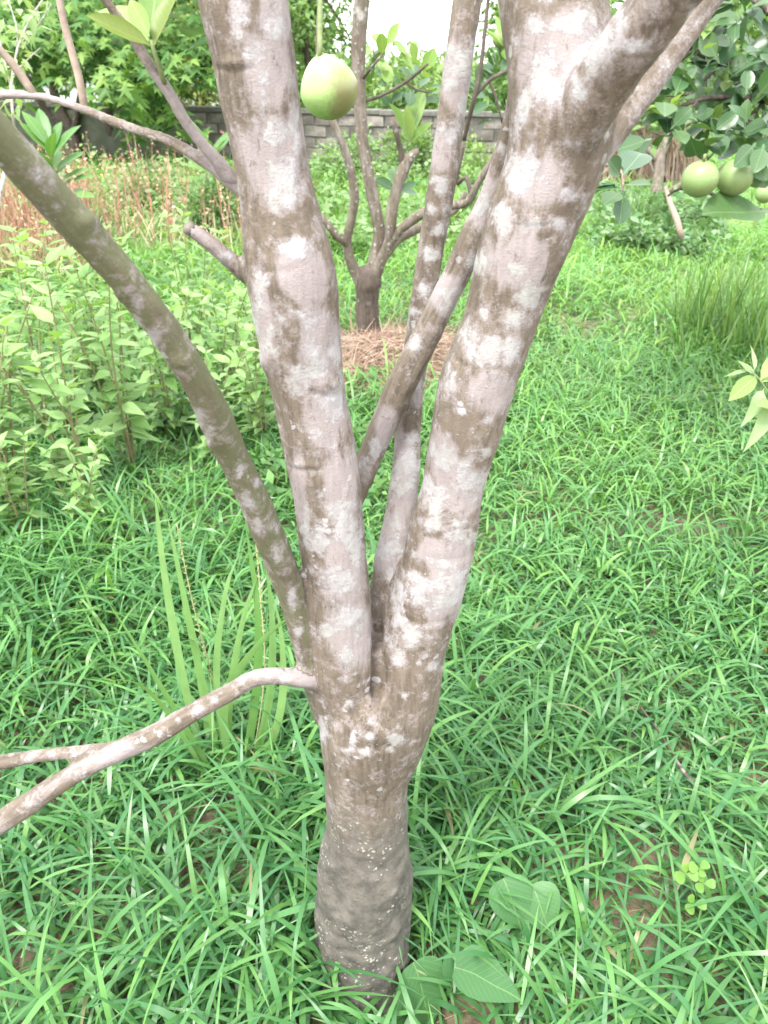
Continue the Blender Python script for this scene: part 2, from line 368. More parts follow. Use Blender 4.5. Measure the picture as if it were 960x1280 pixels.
LM = {k: tmesh('leaf_' + k, t, M[mm]) for k, t, mm in (('mature', T_CIT, 'leaf_mature'), ('young', T_CITY, 'leaf_young'), ('weed', T_LAN, 'leaf_weed'),
      ('lobed', T_LOB, 'leaf_lobed'), ('broad', T_BRD, 'leaf_broad'), ('heart', T_HEART, 'leaf_heart'), ('olive', T_CITY, 'leaf_olive'))}

def frames(D, N):
    D = D / np.linalg.norm(D, axis=1, keepdims=True)
    Xr = np.cross(D, N); Xr /= np.maximum(1e-6, np.linalg.norm(Xr, axis=1, keepdims=True))
    return Xr, D, np.cross(Xr, D)
def scatter(T, P, D, N, Sc, cols=None):
    """many copies of one leaf template as vertex / face / colour arrays"""
    Xr, D, Zr = frames(np.asarray(D, float), np.asarray(N, float)); V, Fc = T; k = len(V); n = len(P)
    W = P[:, None, :] + Sc[:, None, None] * (V[None, :, 0, None] * Xr[:, None] + V[None, :, 1, None] * D[:, None] + V[None, :, 2, None] * Zr[:, None])
    Fa = (Fc[None] + (np.arange(n) * k)[:, None, None]).reshape(-1, Fc.shape[1])
    return W.reshape(-1, 3), Fa, (None if cols is None else np.repeat(cols, k, 0))
def leaf_objects(parent, me, P, D, N, Sc, name='leaf', origin=None):
    Xr, D, Zr = frames(np.asarray(D, float), np.asarray(N, float)); o3 = np.array(parent.location if origin is None else origin); out = []
    for i in range(len(P)):
        o = bpy.data.objects.new(name, me); COL.objects.link(o); o.parent = parent
        x, y, z, q, s = Xr[i], D[i], Zr[i], P[i] - o3, Sc[i]
        o.matrix_basis = Matrix(((x[0] * s, y[0] * s, z[0] * s, q[0]), (x[1] * s, y[1] * s, z[1] * s, q[1]), (x[2] * s, y[2] * s, z[2] * s, q[2]), (0, 0, 0, 1)))
        out.append(o)
    return out
def leaf_px(parent, me, a, b, da, db, nrm=(0, -.5, .85), scale=1.0, wid=1.0):
    """one leaf from pixel a (stalk) to pixel b (tip) at depths da, db"""
    p, q = at(a[0], a[1], da), at(b[0], b[1], db); d = q - p
    o = leaf_objects(parent, me, np.array([p]), np.array([d]), np.array([nrm]), np.array([d.length * scale]))[0]
    if wid != 1: o.scale.x *= wid
    return o
def unit(n): v = rng.normal(size=(n, 3)); return v / np.linalg.norm(v, axis=1, keepdims=True)

#=PART2=
# ------------------------------------------------------------------ the lichen-spotted tree in front
def limb_path(rows, step=.012):
    pts = []
    for px, py, Yw, w in rows:
        p = atY(px, py, Yw); pts.append((p.x, p.y, p.z, max(.002, .5 * w * depth(p) / F)))
    return spline(pts, step)
BIG = {
 'trunk': [(450, 1290, .86, 135), (453, 1205, .875, 119), (454, 1150, .885, 118), (455, 1100, .885, 119), (457, 1063, .885, 112), (459, 1038, .885, 101), (459, 1000, .885, 102),
           (459, 960, .885, 108), (462, 915, .885, 126), (465, 870, .885, 128), (466, 840, .885, 100)],
 'limb_a': [(452, 975, .88, 66), (440, 890, .875, 82), (429, 800, .865, 79), (418, 700, .86, 82), (407, 600, .86, 88), (387, 500, .86, 91), (371, 400, .86, 108), (363, 340, .86, 114),
            (351, 270, .86, 101), (338, 200, .86, 92), (322, 100, .86, 101), (304, 0, .86, 112), (288, -100, .87, 112), (262, -260, .89, 105)],
 'limb_b': [(478, 975, .885, 66), (500, 890, .88, 86), (516, 800, .885, 89), (541, 720, .885, 88), (556, 650, .885, 84), (568, 600, .885, 79), (591, 500, .88, 95), (625, 400, .88, 95),
            (657, 300, .88, 113), (692, 205, .88, 124), (704, 140, .88, 134), (700, 70, .89, 134), (692, 5, .90, 136), (684, -110, .91, 130), (670, -260, .9, 118)],
 'limb_c': [(478, 880, .89, 40), (482, 790, .905, 50), (491, 700, .935, 46), (505, 610, .97, 37), (511, 520, 1.0, 35), (526, 400, 1.04, 35), (541, 300, 1.06, 35), (556, 200, 1.07, 35),
            (569, 100, 1.08, 37), (585, 0, 1.09, 36), (600, -110, 1.1, 40), (618, -260, 1.12, 34)],
 'limb_d': [(418, 670, .90, 34), (444, 612, .935, 33), (467, 560, .955, 33), (503, 480, .965, 37), (542, 400, .97, 36), (580, 320, .98, 34), (613, 245, .985, 31), (638, 170, .98, 30), (652, 90, .965, 29), (664, 20, .95, 28)],
 'limb_e': [(405, 900, .875, 26), (388, 832, .86, 31), (365, 745, .84, 36), (330, 655, .80, 39), (287, 560, .755, 41), (243, 470, .71, 42), (178, 375, .67, 44), (100, 287, .635, 49), (20, 195, .60, 53), (-60, 118, .57, 54), (-170, 20, .53, 54)],
 'limb_f': [(690, 235, .87, 50), (718, 165, .845, 68), (750, 106, .82, 76), (794, 48, .79, 77), (838, -10, .77, 78), (905, -90, .74, 78), (990, -190, .71, 74)],
 'limb_g': [(712, 235, .885, 34), (752, 178, .905, 42), (787, 132, .935, 41), (830, 75, .96, 40), (884, 2, .97, 37), (940, -70, .98, 35), (1010, -170, 1.0, 32)],
 'limb_h': [(405, 850, .865, 24), (385, 849, .845, 25), (352, 846, .83, 23), (318, 848, .815, 23), (285, 867, .80, 24), (240, 891, .79, 25), (195, 918, .785, 28), (152, 937, .785, 27), (95, 966, .77, 27), (20, 1015, .75, 29), (-60, 1066, .73, 30), (-160, 1120, .71, 28)],
 'limb_i': [(190, 921, .787, 18), (152, 934, .79, 19), (110, 938, .79, 17), (50, 945, .785, 18), (-20, 955, .78, 20), (-120, 962, .77, 18)],
 'limb_j': [(330, 262, .90, 18), (300, 238, .905, 19), (265, 209, .915, 17), (215, 178, .93, 16), (155, 157, .95, 15), (95, 133, .965, 14), (40, 119, .98, 14), (-30, 118, .99, 14), (-130, 110, 1.0, 12)],
 'limb_k': [(310, 245, .905, 18), (286, 218, .90, 20), (240, 164, .885, 18), (215, 122, .875, 17), (185, 78, .865, 17), (158, 35, .86, 16), (125, -8, .85, 16), (60, -90, .83, 15)],
 'stub': [(345, 372, .885, 22), (318, 352, .87, 22), (295, 332, .86, 23), (262, 303, .85, 22), (237, 286, .845, 19), (234, 284, .845, 13)],
}
paths = {k: limb_path(v) for k, v in BIG.items()}
def tree_tubes(names, voxel):
    mb = MB()
    for k in names:
        P = paths[k]; mb.tube([p[:3] for p in P], [p[3] for p in P], 30)
    me = bpy.data.meshes.new('tmp'); me.from_pydata(mb.v, [], mb.f)
    ob = bpy.data.objects.new('tmp', me); COL.objects.link(ob)
    md = ob.modifiers.new('r', 'REMESH'); md.mode = 'VOXEL'; md.voxel_size = voxel
    dg = bpy.context.evaluated_depsgraph_get(); ev = ob.evaluated_get(dg).to_mesh()
    V = np.empty(len(ev.vertices) * 3, np.float32); ev.vertices.foreach_get('co', V); V = V.reshape(-1, 3).astype(float)
    Q = np.empty(len(ev.loops), np.int32); ev.loops.foreach_get('vertex_index', Q); Q = Q.reshape(-1, 4)
    ob.evaluated_get(dg).to_mesh_clear(); bpy.data.objects.remove(ob); bpy.data.meshes.remove(me)
    return V, Q
def vnormals(V, Q):
    n = np.cross(V[Q[:, 2]] - V[Q[:, 0]], V[Q[:, 3]] - V[Q[:, 1]]); N = np.zeros_like(V)
    for k in range(4):
        for c in range(3): N[:, c] += np.bincount(Q[:, k], n[:, c], len(V))
    return N / np.maximum(1e-12, np.linalg.norm(N, axis=1, keepdims=True))
V, Q = tree_tubes(list(BIG), .0036)
E = np.concatenate([Q[:, [0, 1]], Q[:, [1, 2]], Q[:, [2, 3]], Q[:, [3, 0]]])
deg = np.bincount(E[:, 0], minlength=len(V)) + np.bincount(E[:, 1], minlength=len(V))
def smooth(A, it, f=.5):
    for _ in range(it):
        B = np.empty_like(A)
        for c in range(A.shape[1]):
            B[:, c] = (np.bincount(E[:, 0], A[E[:, 1], c], len(A)) + np.bincount(E[:, 1], A[E[:, 0], c], len(A))) / np.maximum(1, deg)
        A = A + f * (B - A)
    return A
V = smooth(V, 9)
# nearest limb of each vertex, and a coordinate frame that runs along that limb
names = list(BIG); best = np.full(len(V), 1e9); lid = np.zeros(len(V), int); seg = np.zeros(len(V), int)
for j, k in enumerate(names):
    P = paths[k]
    for s0 in range(0, len(V), 20000):
        v = V[s0:s0 + 20000]; d2 = ((v[:, None, :] - P[None, :, :3]) ** 2).sum(-1) ** .5 - P[None, :, 3]
        i = d2.argmin(1); dm = d2[np.arange(len(v)), i]; up = dm < best[s0:s0 + 20000] - (.004 if j else 0)
        ii = np.where(up)[0] + s0; best[ii] = dm[up]; lid[ii] = j; seg[ii] = i[up]
axis = np.zeros_like(V)
for j, k in enumerate(names):
    P = paths[k][:, :3]; L = np.concatenate([[0], np.cumsum(np.linalg.norm(np.diff(P, axis=0), axis=1))])
    tan = np.gradient(P, axis=0); tan /= np.linalg.norm(tan, axis=1, keepdims=True)
    mk = lid == j; s_ = seg[mk]; off = V[mk] - P[s_]; t = tan[s_]
    a = (off * t).sum(1); u = np.cross(t, np.array([0, 1.0, 0.05])); u /= np.linalg.norm(u, axis=1, keepdims=True); w = np.cross(t, u)
    axis[mk] = V[mk] if k in ('trunk', 'limb_a', 'limb_b', 'limb_c', 'limb_f') else np.stack([(off * u).sum(1) + j * .71, (off * w).sum(1), L[s_] + a], -1)
N = vnormals(V, Q)
px, py = project(V); view = V - np.array([0, 0, CAM_H]); facing = (N * view).sum(1) < 0
isn = {k: lid == j for j, k in enumerate(names)}
# lumps, knots and ring scars
disp = np.empty(len(V))
for i, a in enumerate(axis):
    disp[i] = .0026 * mnoise.noise((a[0] * 26, a[1] * 26, a[2] * 11)) + .0011 * mnoise.noise((a[0] * 85, a[1] * 85, a[2] * 30)) + .0006 * mnoise.noise((a[0] * 210, a[1] * 210, a[2] * 80))
thin = np.isin(lid, [names.index(k) for k in ('limb_h', 'limb_i', 'limb_j', 'limb_k', 'stub')]); disp[thin] *= .55
KNOTS = [('limb_a', 292, 78, 16, 5, .006), ('limb_a', 292, 88, 26, 3, -.0035), ('limb_a', 332, 452, 10, 14, .008), ('limb_a', 408, 482, 16, 9, .006), ('limb_a', 408, 494, 20, 3, -.004),
         ('limb_a', 385, 588, 26, 3, -.004), ('limb_a', 382, 582, 22, 5, .003), ('limb_a', 410, 738, 22, 3, -.003), ('limb_a', 345, 340, 40, 3, -.0025),
         ('limb_b', 665, 284, 40, 3, -.0035), ('limb_b', 665, 276, 36, 5, .002), ('limb_b', 575, 455, 4, 6, -.006), ('limb_b', 560, 700, 30, 3, -.002), ('limb_b', 535, 780, 60, 3, -.002),
         ('limb_e', 226, 452, 12, 9, .005), ('limb_e', 110, 277, 13, 10, .006), ('limb_e', 262, 555, 10, 6, .004), ('limb_e', 150, 370, 9, 8, .004),
         ('limb_d', 545, 418, 8, 8, .004), ('limb_d', 500, 495, 6, 14, -.003), ('limb_a', 471, 815, 4, 60, -.026), ('limb_b', 471, 815, 4, 60, -.026), ('trunk', 470, 862, 4, 28, -.022), ('trunk', 472, 918, 14, 12, .006), ('trunk', 470, 935, 20, 5, -.004), ('trunk', 420, 1085, 20, 16, .005), ('trunk', 490, 1080, 16, 20, .005)]
for k, x, y, sx_, sy_, a in KNOTS:
    mk = isn[k] & facing
    arc = y - .5 * (px[mk] - x) ** 2 / 60 * (1 if sy_ < 4 else 0)
    disp[mk] += a * .5 * np.exp(-((px[mk] - x) / sx_) ** 2 - ((py[mk] - arc) / sy_) ** 2)
base_lump = np.clip((py - 1030) / 60, 0, 1) * isn['trunk']
for i in np.where(base_lump > 0)[0]:
    v = V[i]; disp[i] += base_lump[i] * (.006 * mnoise.noise((v[0] * 22, v[1] * 22, v[2] * 14)) + .003 * mnoise.noise((v[0] * 60, v[1] * 60, v[2] * 50)))
V = V + N * disp[:, None]; N = vnormals(V, Q)
# where lichen, wash, moss and crust grow (they belong to the bark; placed on its surface)
lich = np.zeros(len(V)); wash = np.zeros(len(V)); moss = np.zeros(len(V)); crust = np.zeros(len(V))
for i, a in enumerate(axis):                      # everywhere, also round the back
    lich[i] = .13 + .3 * mnoise.noise((a[0] * 17 + 5, a[1] * 17, a[2] * 12)); wash[i] = .34 + .5 * mnoise.noise((a[0] * 11, a[1] * 11 + 3, a[2] * 6))
LICH = {'limb_b': [(612, 436, 26, 20), (590, 432, 13, 16), (636, 440, 13, 24), (662, 374, 18, 17), (648, 398, 14, 12), (587, 600, 20, 24), (553, 620, 18, 18), (534, 612, 10, 20), (575, 668, 18, 9), (528, 738, 26, 20),
                   (560, 735, 26, 28), (515, 796, 12, 12), (500, 768, 8, 14), (488, 803, 7, 10), (497, 822, 7, 9), (580, 742, 12, 20), (664, 212, 24, 22), (645, 225, 12, 16), (682, 95, 18, 34), (706, 108, 22, 22), (695, 32, 9, 10),
                   (722, 30, 22, 20), (668, 30, 9, 11), (738, 66, 22, 20), (652, 132, 6, 18), (646, 165, 5, 15), (629, 275, 9, 18), (668, 282, 14, 5), (699, 282, 11, 9), (628, 262, 6, 6), (600, 330, 7, 12), (604, 392, 5, 5),
                   (692, 60, 7, 10), (556, 568, 14, 16), (560, 545, 4, 5), (608, 565, 5, 5), (612, 525, 6, 5), (550, 580, 5, 6), (540, 655, 9, 7), (563, 480, 7, 18), (575, 655, 15, 7), (505, 745, 8, 10), (520, 722, 16, 8),
                   (540, 832, 6, 6), (505, 870, 4, 4), (523, 830, 3, 3), (570, 350, 6, 8), (645, 338, 14, 9), (708, 245, 10, 8)],
        'limb_f': [(737, 66, 13, 26), (758, 60, 12, 26), (775, 30, 9, 18), (720, 110, 14, 18), (790, 55, 12, 8)],
        'limb_a': [(360, 222, 18, 24), (352, 250, 18, 15), (330, 110, 9, 16), (326, 362, 8, 26), (318, 395, 7, 22), (340, 425, 12, 18), (385, 470, 18, 18), (392, 440, 12, 14), (418, 500, 14, 22), (372, 310, 14, 12),
                   (400, 668, 14, 20), (430, 655, 18, 26), (445, 690, 9, 20), (420, 720, 20, 16), (435, 770, 18, 18), (418, 640, 16, 12), (405, 790, 10, 8), (432, 815, 8, 10), (345, 160, 12, 18), (300, 25, 10, 26), (366, 150, 6, 20),
                   (395, 540, 10, 10), (383, 655, 6, 24), (340, 35, 12, 18), (371, 180, 5, 14), (320, 60, 14, 14), (432, 848, 8, 6), (445, 880, 7, 7), (390, 400, 12, 12), (420, 430, 6, 20)],
        'limb_c': [(503, 606, 16, 14), (512, 572, 12, 14), (500, 585, 8, 10), (515, 550, 8, 8), (490, 680, 12, 12), (497, 652, 8, 12), (480, 695, 8, 8), (550, 232, 8, 11), (543, 226, 6, 6), (560, 165, 11, 16), (572, 80, 14, 26),
                   (566, 105, 12, 10), (578, 135, 8, 14), (548, 285, 8, 8), (538, 320, 10, 8), (528, 360, 7, 9), (516, 390, 8, 6), (540, 262, 4, 6), (565, 65, 8, 8), (500, 455, 7, 16), (520, 470, 9, 20), (488, 722, 7, 8)],
        'limb_d': [(452, 585, 8, 9), (558, 370, 12, 14), (520, 430, 6, 10), (590, 325, 8, 8), (605, 255, 12, 14), (470, 560, 6, 14), (630, 190, 8, 12)],
        'limb_e': [(172, 400, 6, 20), (192, 420, 6, 12), (205, 435, 4, 8), (250, 520, 6, 16), (262, 545, 5, 10), (310, 630, 7, 14), (322, 655, 5, 10), (300, 590, 4, 8), (345, 690, 6, 12), (365, 750, 5, 14), (372, 790, 5, 14), (320, 605, 5, 6), (345, 660, 4, 10)],
        'trunk': [(393, 870, 10, 9), (402, 905, 6, 18), (432, 880, 9, 6), (455, 940, 10, 5), (494, 924, 7, 6), (470, 912, 3, 3), (497, 908, 3, 3), (462, 920, 4, 4), (490, 938, 3, 3), (440, 925, 4, 8), (438, 938, 6, 4)],
        'limb_h': [(335, 844, 6, 6), (355, 850, 5, 4), (246, 888, 7, 5), (200, 915, 3, 3), (268, 876, 3, 3), (222, 900, 3, 4), (160, 933, 4, 3)],
        'stub': [(258, 296, 4, 4), (285, 320, 5, 4), (240, 284, 4, 3), (276, 322, 3, 3)]}
for k, lst in LICH.items():
    mk = isn[k] & facing; xs, ys = px[mk], py[mk]; g = np.zeros(len(xs))
    for x, y, a, b in lst: g = np.maximum(g, .84 * np.exp(-(((xs - x) / (a * 1.3)) ** 2 + ((ys - y) / (b * 1.3)) ** 2)))
    lich[mk] = np.maximum(lich[mk] * .55, g)
WASH = {'limb_b': [(612, 490, 36, 34), (655, 330, 40, 34), (575, 700, 30, 26), (560, 745, 34, 40), (555, 570, 20, 30), (700, 70, 50, 60), (670, 225, 30, 30), (575, 615, 30, 30), (540, 690, 20, 20)],
        'limb_a': [(375, 340, 40, 40), (395, 440, 34, 60), (405, 520, 30, 50), (425, 620, 26, 60), (430, 700, 30, 60), (435, 790, 28, 40), (345, 200, 34, 60), (335, 90, 30, 50), (345, 20, 24, 40), (330, 400, 14, 60), (372, 610, 12, 50)],
        'limb_c': [(505, 590, 20, 60), (520, 480, 16, 40), (490, 680, 24, 36), (570, 90, 20, 60), (555, 190, 16, 40)],
        'limb_d': [(560, 370, 24, 30), (610, 260, 24, 40), (480, 540, 16, 40)]}
for k, lst in WASH.items():
    mk = isn[k] & facing; xs, ys = px[mk], py[mk]; g = np.zeros(len(xs))
    for x, y, a, b in lst: g = np.maximum(g, np.exp(-((xs - x) / a) ** 2 - ((ys - y) / b) ** 2))
    wash[mk] = wash[mk] * .5 + g * .8
wash[isn['trunk']] = wash[isn['trunk']] * .4
for k in ('limb_h', 'limb_i', 'limb_j', 'limb_k', 'stub'): wash[isn[k]] *= 1.25
e = isn['limb_e']; lich[e] *= .82; moss[e] = .62 + .28 * np.clip((330 - px[e]) / 330, 0, 1) - .25 * (N[e] @ np.array([-.55, -.2, .8])) ; wash[e] *= .5
d_ = isn['limb_d']; moss[d_] = .18
crust[isn['trunk']] = np.clip((.70 - V[isn['trunk'], 2]) / .44, 0, 1)
tree = empty('pomelo_tree', (float(paths['trunk'][1][0]), float(paths['trunk'][1][1]), 0))
tag(tree, 'forked fruit tree in the foreground, its pale bark blotched with white lichen', 'tree')
o3 = np.array(tree.location)
PARTLAB = {'limb_e': 'long greenish limb leaning out to the left', 'limb_d': 'thinner limb crossing behind the fork', 'stub': 'short broken stub with a dark end', 'limb_h': 'low forked side limb bending to the left'}
flid = lid[Q[:, 0]]; made = {}
for j, k in enumerate(names):
    fq = Q[flid == j]
    if not len(fq): continue
    u, inv = np.unique(fq, return_inverse=True)
    me = np_mesh('bark', V[u] - o3, inv.reshape(-1, 4), M['bark'])
    for nm, arr in (('lichen', lich), ('wash', wash), ('moss', moss), ('crust', crust)):
        a = me.attributes.new(nm, 'FLOAT', 'POINT'); a.data.foreach_set('value', arr[u].astype(np.float32))
    a = me.attributes.new('axis_co', 'FLOAT_VECTOR', 'POINT'); a.data.foreach_set('vector', axis[u].astype(np.float32).ravel())
    me.normals_split_custom_set_from_vertices(N[u].tolist())
    o = link_mesh('trunk' if k == 'trunk' else ('broken_stub' if k == 'stub' else 'limb'), me, tree); made[k] = o
    if k in PARTLAB: o['label'] = PARTLAB[k]
def twig(parent, pts, r0, r1, mat, sides=7, name='twig'):
    """pts: (px, py, depth)"""
    P = spline([tuple(at(*q)) for q in pts], .02); mb = MB()
    mb.tube([p for p in P], [r0 + (r1 - r0) * i / (len(P) - 1) for i in range(len(P))], sides); return mb.build(name, mat, parent)
P = paths['stub']; mb = MB(); e0, e1 = Vector(P[-1][:3]), Vector(P[-4][:3]); dd_ = (e0 - e1).normalized()
mb.tube([e0 - dd_ * .006, e0 + dd_ * .001, e0 + dd_ * .003], [.0078, .0072, .003], 12, jit=.2); mb.build('broken_end', M['cut'], tree)
# thin shoots on the two upper left limbs, with their leaves
twig(tree, [(106, 137, .856), (98, 95, .85), (84, 45, .84), (74, 0, .83), (66, -60, .82)], .0046, .0038, M['twig'])
twig(tree, [(44, 121, .865), (25, 92, .86), (0, 62, .85), (-50, 20, .84)], .005, .004, M['twig'])
twig(tree, [(207, 110, .765), (200, 85, .745), (193, 66, .735), (189, 50, .73)], .0028, .0018, M['green_twig'])
for a, b, da, db, nn in [((189, 58), (108, 17), .733, .70, (.3, -.75, .5)), ((187, 46), (162, -2), .73, .72, (.1, -1, .1)), ((193, 60), (222, -14), .735, .74, (-.5, -.8, .1)),
                          ((188, 40), (196, -16), .74, .78, (.3, -.9, .1)), ((186, 52), (120, 8), .75, .80, (.2, -.5, .8))]:
    leaf_px(tree, LM['olive' if b[0] in (108, 222) else 'young'], a, b, da, db, nn, 1.0, {108: .62, 120: .6, 222: .7, 196: .8}.get(b[0], 1.0))
twig(tree, [(300, 58, .735), (285, 44, .74), (270, 40, .75)], .003, .002, M['green_twig'])
for a, b, da, db, nn in [((285, 44), (228, 58), .74, .76, (.1, -.4, .9)), ((278, 41), (236, 32), .745, .8, (.1, -.3, .9))]: leaf_px(tree, LM['mature'], a, b, da, db, nn)
# hanging shoot behind the right limb
twig(tree, [(690, 205, .85), (735, 210, .98), (762, 206, 1.04), (776, 214, 1.04), (779, 240, 1.03)], .003, .0018, M['twig'])
for a, b, da, db, nn in [((776, 222), (764, 198), 1.04, 1.0, (.2, -.9, .3)), ((777, 222), (804, 182), 1.04, 1.08, (-.3, -.7, .5)), ((778, 232), (812, 226), 1.03, 1.0, (.1, -.5, .9)),
                          ((776, 236), (744, 232), 1.03, 1.05, (.0, -.4, .9)), ((777, 240), (757, 250), 1.03, 1.0, (-.2, -.6, .7)), ((779, 238), (777, 278), 1.03, 1.02, (.1, -1, .1)), ((774, 230), (742, 236), 1.03, 1.08, (0, -.2, .9))]:
    leaf_px(tree, LM['mature'], a, b, da, db, nn)

# ------------------------------------------------------------------ fruit
def fruit(name, c, r, prof, mat, tilt=(0, 0), stalk_to=None, label='', group=None):
    """pomelo: turned profile (t along axis -1..1, radius), slightly uneven; c is its centre"""
    root = empty(name, c); nseg = 40; Vv = []; Fq = []
    for i, (z, q) in enumerate(prof):
        for k in range(nseg):
            a = 2 * math.pi * k / nseg; wob = 1 + .015 * math.sin(2 * a + i * .2) + .01 * math.sin(5 * a + z * 3)
            Vv.append((q * r * wob * math.cos(a), q * r * wob * math.sin(a), z * r))
    for i in range(len(prof) - 1):
        for k in range(nseg):
            a = i * nseg + k; b = i * nseg + (k + 1) % nseg; Fq.append((a, b, b + nseg, a + nseg))
    o = link_mesh('fruit_body', np_mesh('fruit_body', Vv, Fq, mat), root); o.rotation_euler = (tilt[0], tilt[1], 0)
    top = Vector((0, 0, prof[-1][0] * r * .97)); top.rotate(o.rotation_euler)
    if stalk_to is not None:
        mb = MB(); P = spline([tuple(Vector(c) + top), tuple(Vector(c) + top + Vector((0, 0, .3 * r))), tuple(stalk_to)], .02)
        mb.tube(P, [.0058] * len(P), 8); mb.build('stalk', M['green_twig'], root)
        mb = MB(); mb.tube([Vector(c) + top * .97, Vector(c) + top * 1.03, Vector(c) + top * 1.07], [.013, .011, .007], 9); mb.build('calyx', M['green_twig'], root)
    tag(root, label, 'fruit', group); return root
def prof_pear(n=22):
    out = []
    for i in range(n + 1):
        a = math.pi * i / n; z = -math.cos(a); q = math.sin(a)
        q *= 1 - .2 * max(0, z) ** 1.2 + .03 * (1 - abs(z)); out.append((z * 1.1 if z > 0 else z, max(q, .01)))
    return out
def prof_round(n=18): return [(-math.cos(math.pi * i / n) * .97, max(.012, math.sin(math.pi * i / n))) for i in range(n + 1)]
fm1 = fruit_mat('pomelo_skin_blush', (.33, .45, .18), (.17, .28, .075), (.15, .105, .05), (.85, -.35, -.45), .8)
fm2 = fruit_mat('pomelo_skin_green', (.20, .275, .105), (.14, .205, .07), (.19, .175, .08), (.3, -.3, -.8), .4)
fc = at(411, 111, 1.75)
fruit('pomelo', fc, .0635, prof_pear(), fm1, (R(8), R(-14)), at(401, -120, 1.7), 'large pear-shaped green fruit with brown blush hanging between the front limbs')
# branch above the frame that carries it
mb = MB(); P = spline([tuple(paths['limb_a'][-6][:3]), tuple(at(330, -190, 1.2)), tuple(at(401, -122, 1.7)), tuple(at(440, -150, 2.0))], .03)
mb.tube(P, [.016 - .011 * i / (len(P) - 1) for i in range(len(P))], 8); mb.build('limb', M['bark2'], tree)
#=PART3=
# ------------------------------------------------------------------ second tree, behind the fork
def limbs_px(root, specs, mat, sides=12, step=.03, jit=.05):
    """specs: name -> rows (px, py, world Y, width px); each a part of its own"""
    for k, rows in specs:
        P = limb_path(rows, step); mb = MB()
        for q in P: q[3] *= 1 + .08 * mnoise.noise((q[0] * 9, q[1] * 9, q[2] * 9))
        mb.tube([p[:3] for p in P], [p[3] for p in P], sides, jit=jit); mb.build(k, mat, root)
b2 = G(463, 432); YB = b2.y
t2 = empty('orchard_tree', (b2.x, b2.y, 0)); tag(t2, 'small dark-trunked fruit tree behind the fork, standing in a mound of dried grass', 'tree')
limbs_px(t2, [('trunk', [(462, 450, YB, 46), (461, 430, YB, 36), (459, 405, YB, 30), (459, 375, YB, 29), (460, 350, YB, 33), (461, 335, YB, 26)])], M['bark_dark'], 18, .02, .07)
limbs_px(t2, [('limb', [(456, 365, YB, 16), (446, 345, YB - .02, 14), (437, 322, YB - .05, 13), (434, 300, YB - .08, 11), (438, 280, YB - .1, 11), (443, 250, YB - .12, 11), (439, 215, YB - .15, 11), (428, 180, YB - .18, 10), (416, 152, YB - .2, 9), (405, 120, YB - .2, 8), (398, 60, YB - .2, 7), (402, -30, YB - .2, 6)]),
              ('limb', [(462, 350, YB, 20), (470, 320, YB, 17), (474, 290, YB, 16), (468, 255, YB, 16), (460, 215, YB, 15), (453, 175, YB, 15), (450, 130, YB, 16), (448, 85, YB, 18), (449, 40, YB, 20), (453, -10, YB, 20), (456, -120, YB, 19)]),
              ('limb', [(464, 358, YB, 16), (478, 322, YB - .05, 14), (487, 300, YB - .07, 13), (489, 270, YB - .1, 14), (495, 240, YB - .1, 14), (503, 215, YB - .1, 15), (511, 198, YB - .1, 14), (523, 188, YB - .1, 7)]),
              ('limb', [(487, 305, YB - .06, 11), (503, 285, YB - .1, 12), (530, 266, YB - .15, 12), (560, 258, YB - .2, 11), (585, 252, YB - .25, 10), (598, 228, YB - .3, 9), (622, 190, YB - .35, 9), (640, 160, YB - .4, 8), (690, 110, YB - .5, 7)]),
              ('limb', [(480, 322, YB, 10), (497, 300, YB + .05, 11), (520, 287, YB + .1, 11), (545, 275, YB + .15, 9), (570, 262, YB + .2, 8), (582, 240, YB + .2, 6)]),
              ('limb', [(434, 305, YB - .08, 9), (420, 294, YB - .12, 10), (406, 276, YB - .15, 9), (392, 262, YB - .15, 8), (370, 235, YB - .2, 7)])], M['bark2'], 12)
limbs_px(t2, [('twig', [(504, 210, YB - .1, 8), (500, 185, YB - .12, 7), (495, 165, YB - .15, 7), (490, 146, YB - .15, 6)]),
              ('twig', [(590, 250, YB - .25, 6), (583, 222, YB - .2, 6), (572, 230, YB - .15, 5)]),
              ('twig', [(580, 175, YB + .1, 6), (592, 125, YB, 6), (600, 90, YB, 6), (606, 40, YB, 5), (612, -20, YB, 5)]),
              ('twig', [(592, 122, YB, 5), (612, 100, YB, 5), (635, 88, YB, 4)]), ('twig', [(545, 275, YB + .15, 6), (566, 235, YB + .1, 6), (580, 178, YB + .1, 6)])], M['bark_dark'], 8)
LY = LM['young']; LA = LM['mature']
def fan(root, base, dpt, tips, me):
    for (tx, ty, dd) in tips: leaf_px(root, me, base, (tx, ty), dpt, dpt + dd, ((tx - base[0]) * -.03 + random.uniform(-.3, .3), -.75, .45), 1.0, .72)
dp = depth(at(0, 0, 1)) * 0 + 4.75
fan(t2, (512, 178), dp, [(488, 128, -.1), (528, 112, .1), (508, 132, -.15), (541, 152, -.05), (497, 150, .05), (522, 135, .1), (484, 165, .1)], LY)
fan(t2, (498, 240), dp, [(470, 222, -.1), (492, 205, .1), (484, 232, .1), (518, 228, -.1), (524, 240, .1)], LA)
def bough(root, c_px, dpt, rx, ry, nl, me, lmin, lmax, upw=.35):
    """leaves about a pixel centre"""
    k = nl; q = rng.normal(size=(k, 3)) * .5; P = np.array([tuple(at(c_px[0] + a * rx, c_px[1] + b * ry, dpt + c * .25)) for a, b, c in q])
    D = np.stack([q[:, 0] * 1.2, rng.normal(size=k) * .7, -q[:, 1] * .9 + upw], -1) + rng.normal(size=(k, 3)) * .35
    Nn = np.stack([rng.normal(size=k) * .4, -.45 + rng.normal(size=k) * .3, .8 + rng.normal(size=k) * .2], -1)
    leaf_objects(root, me, P, D, Nn, rng.uniform(lmin, lmax, k))
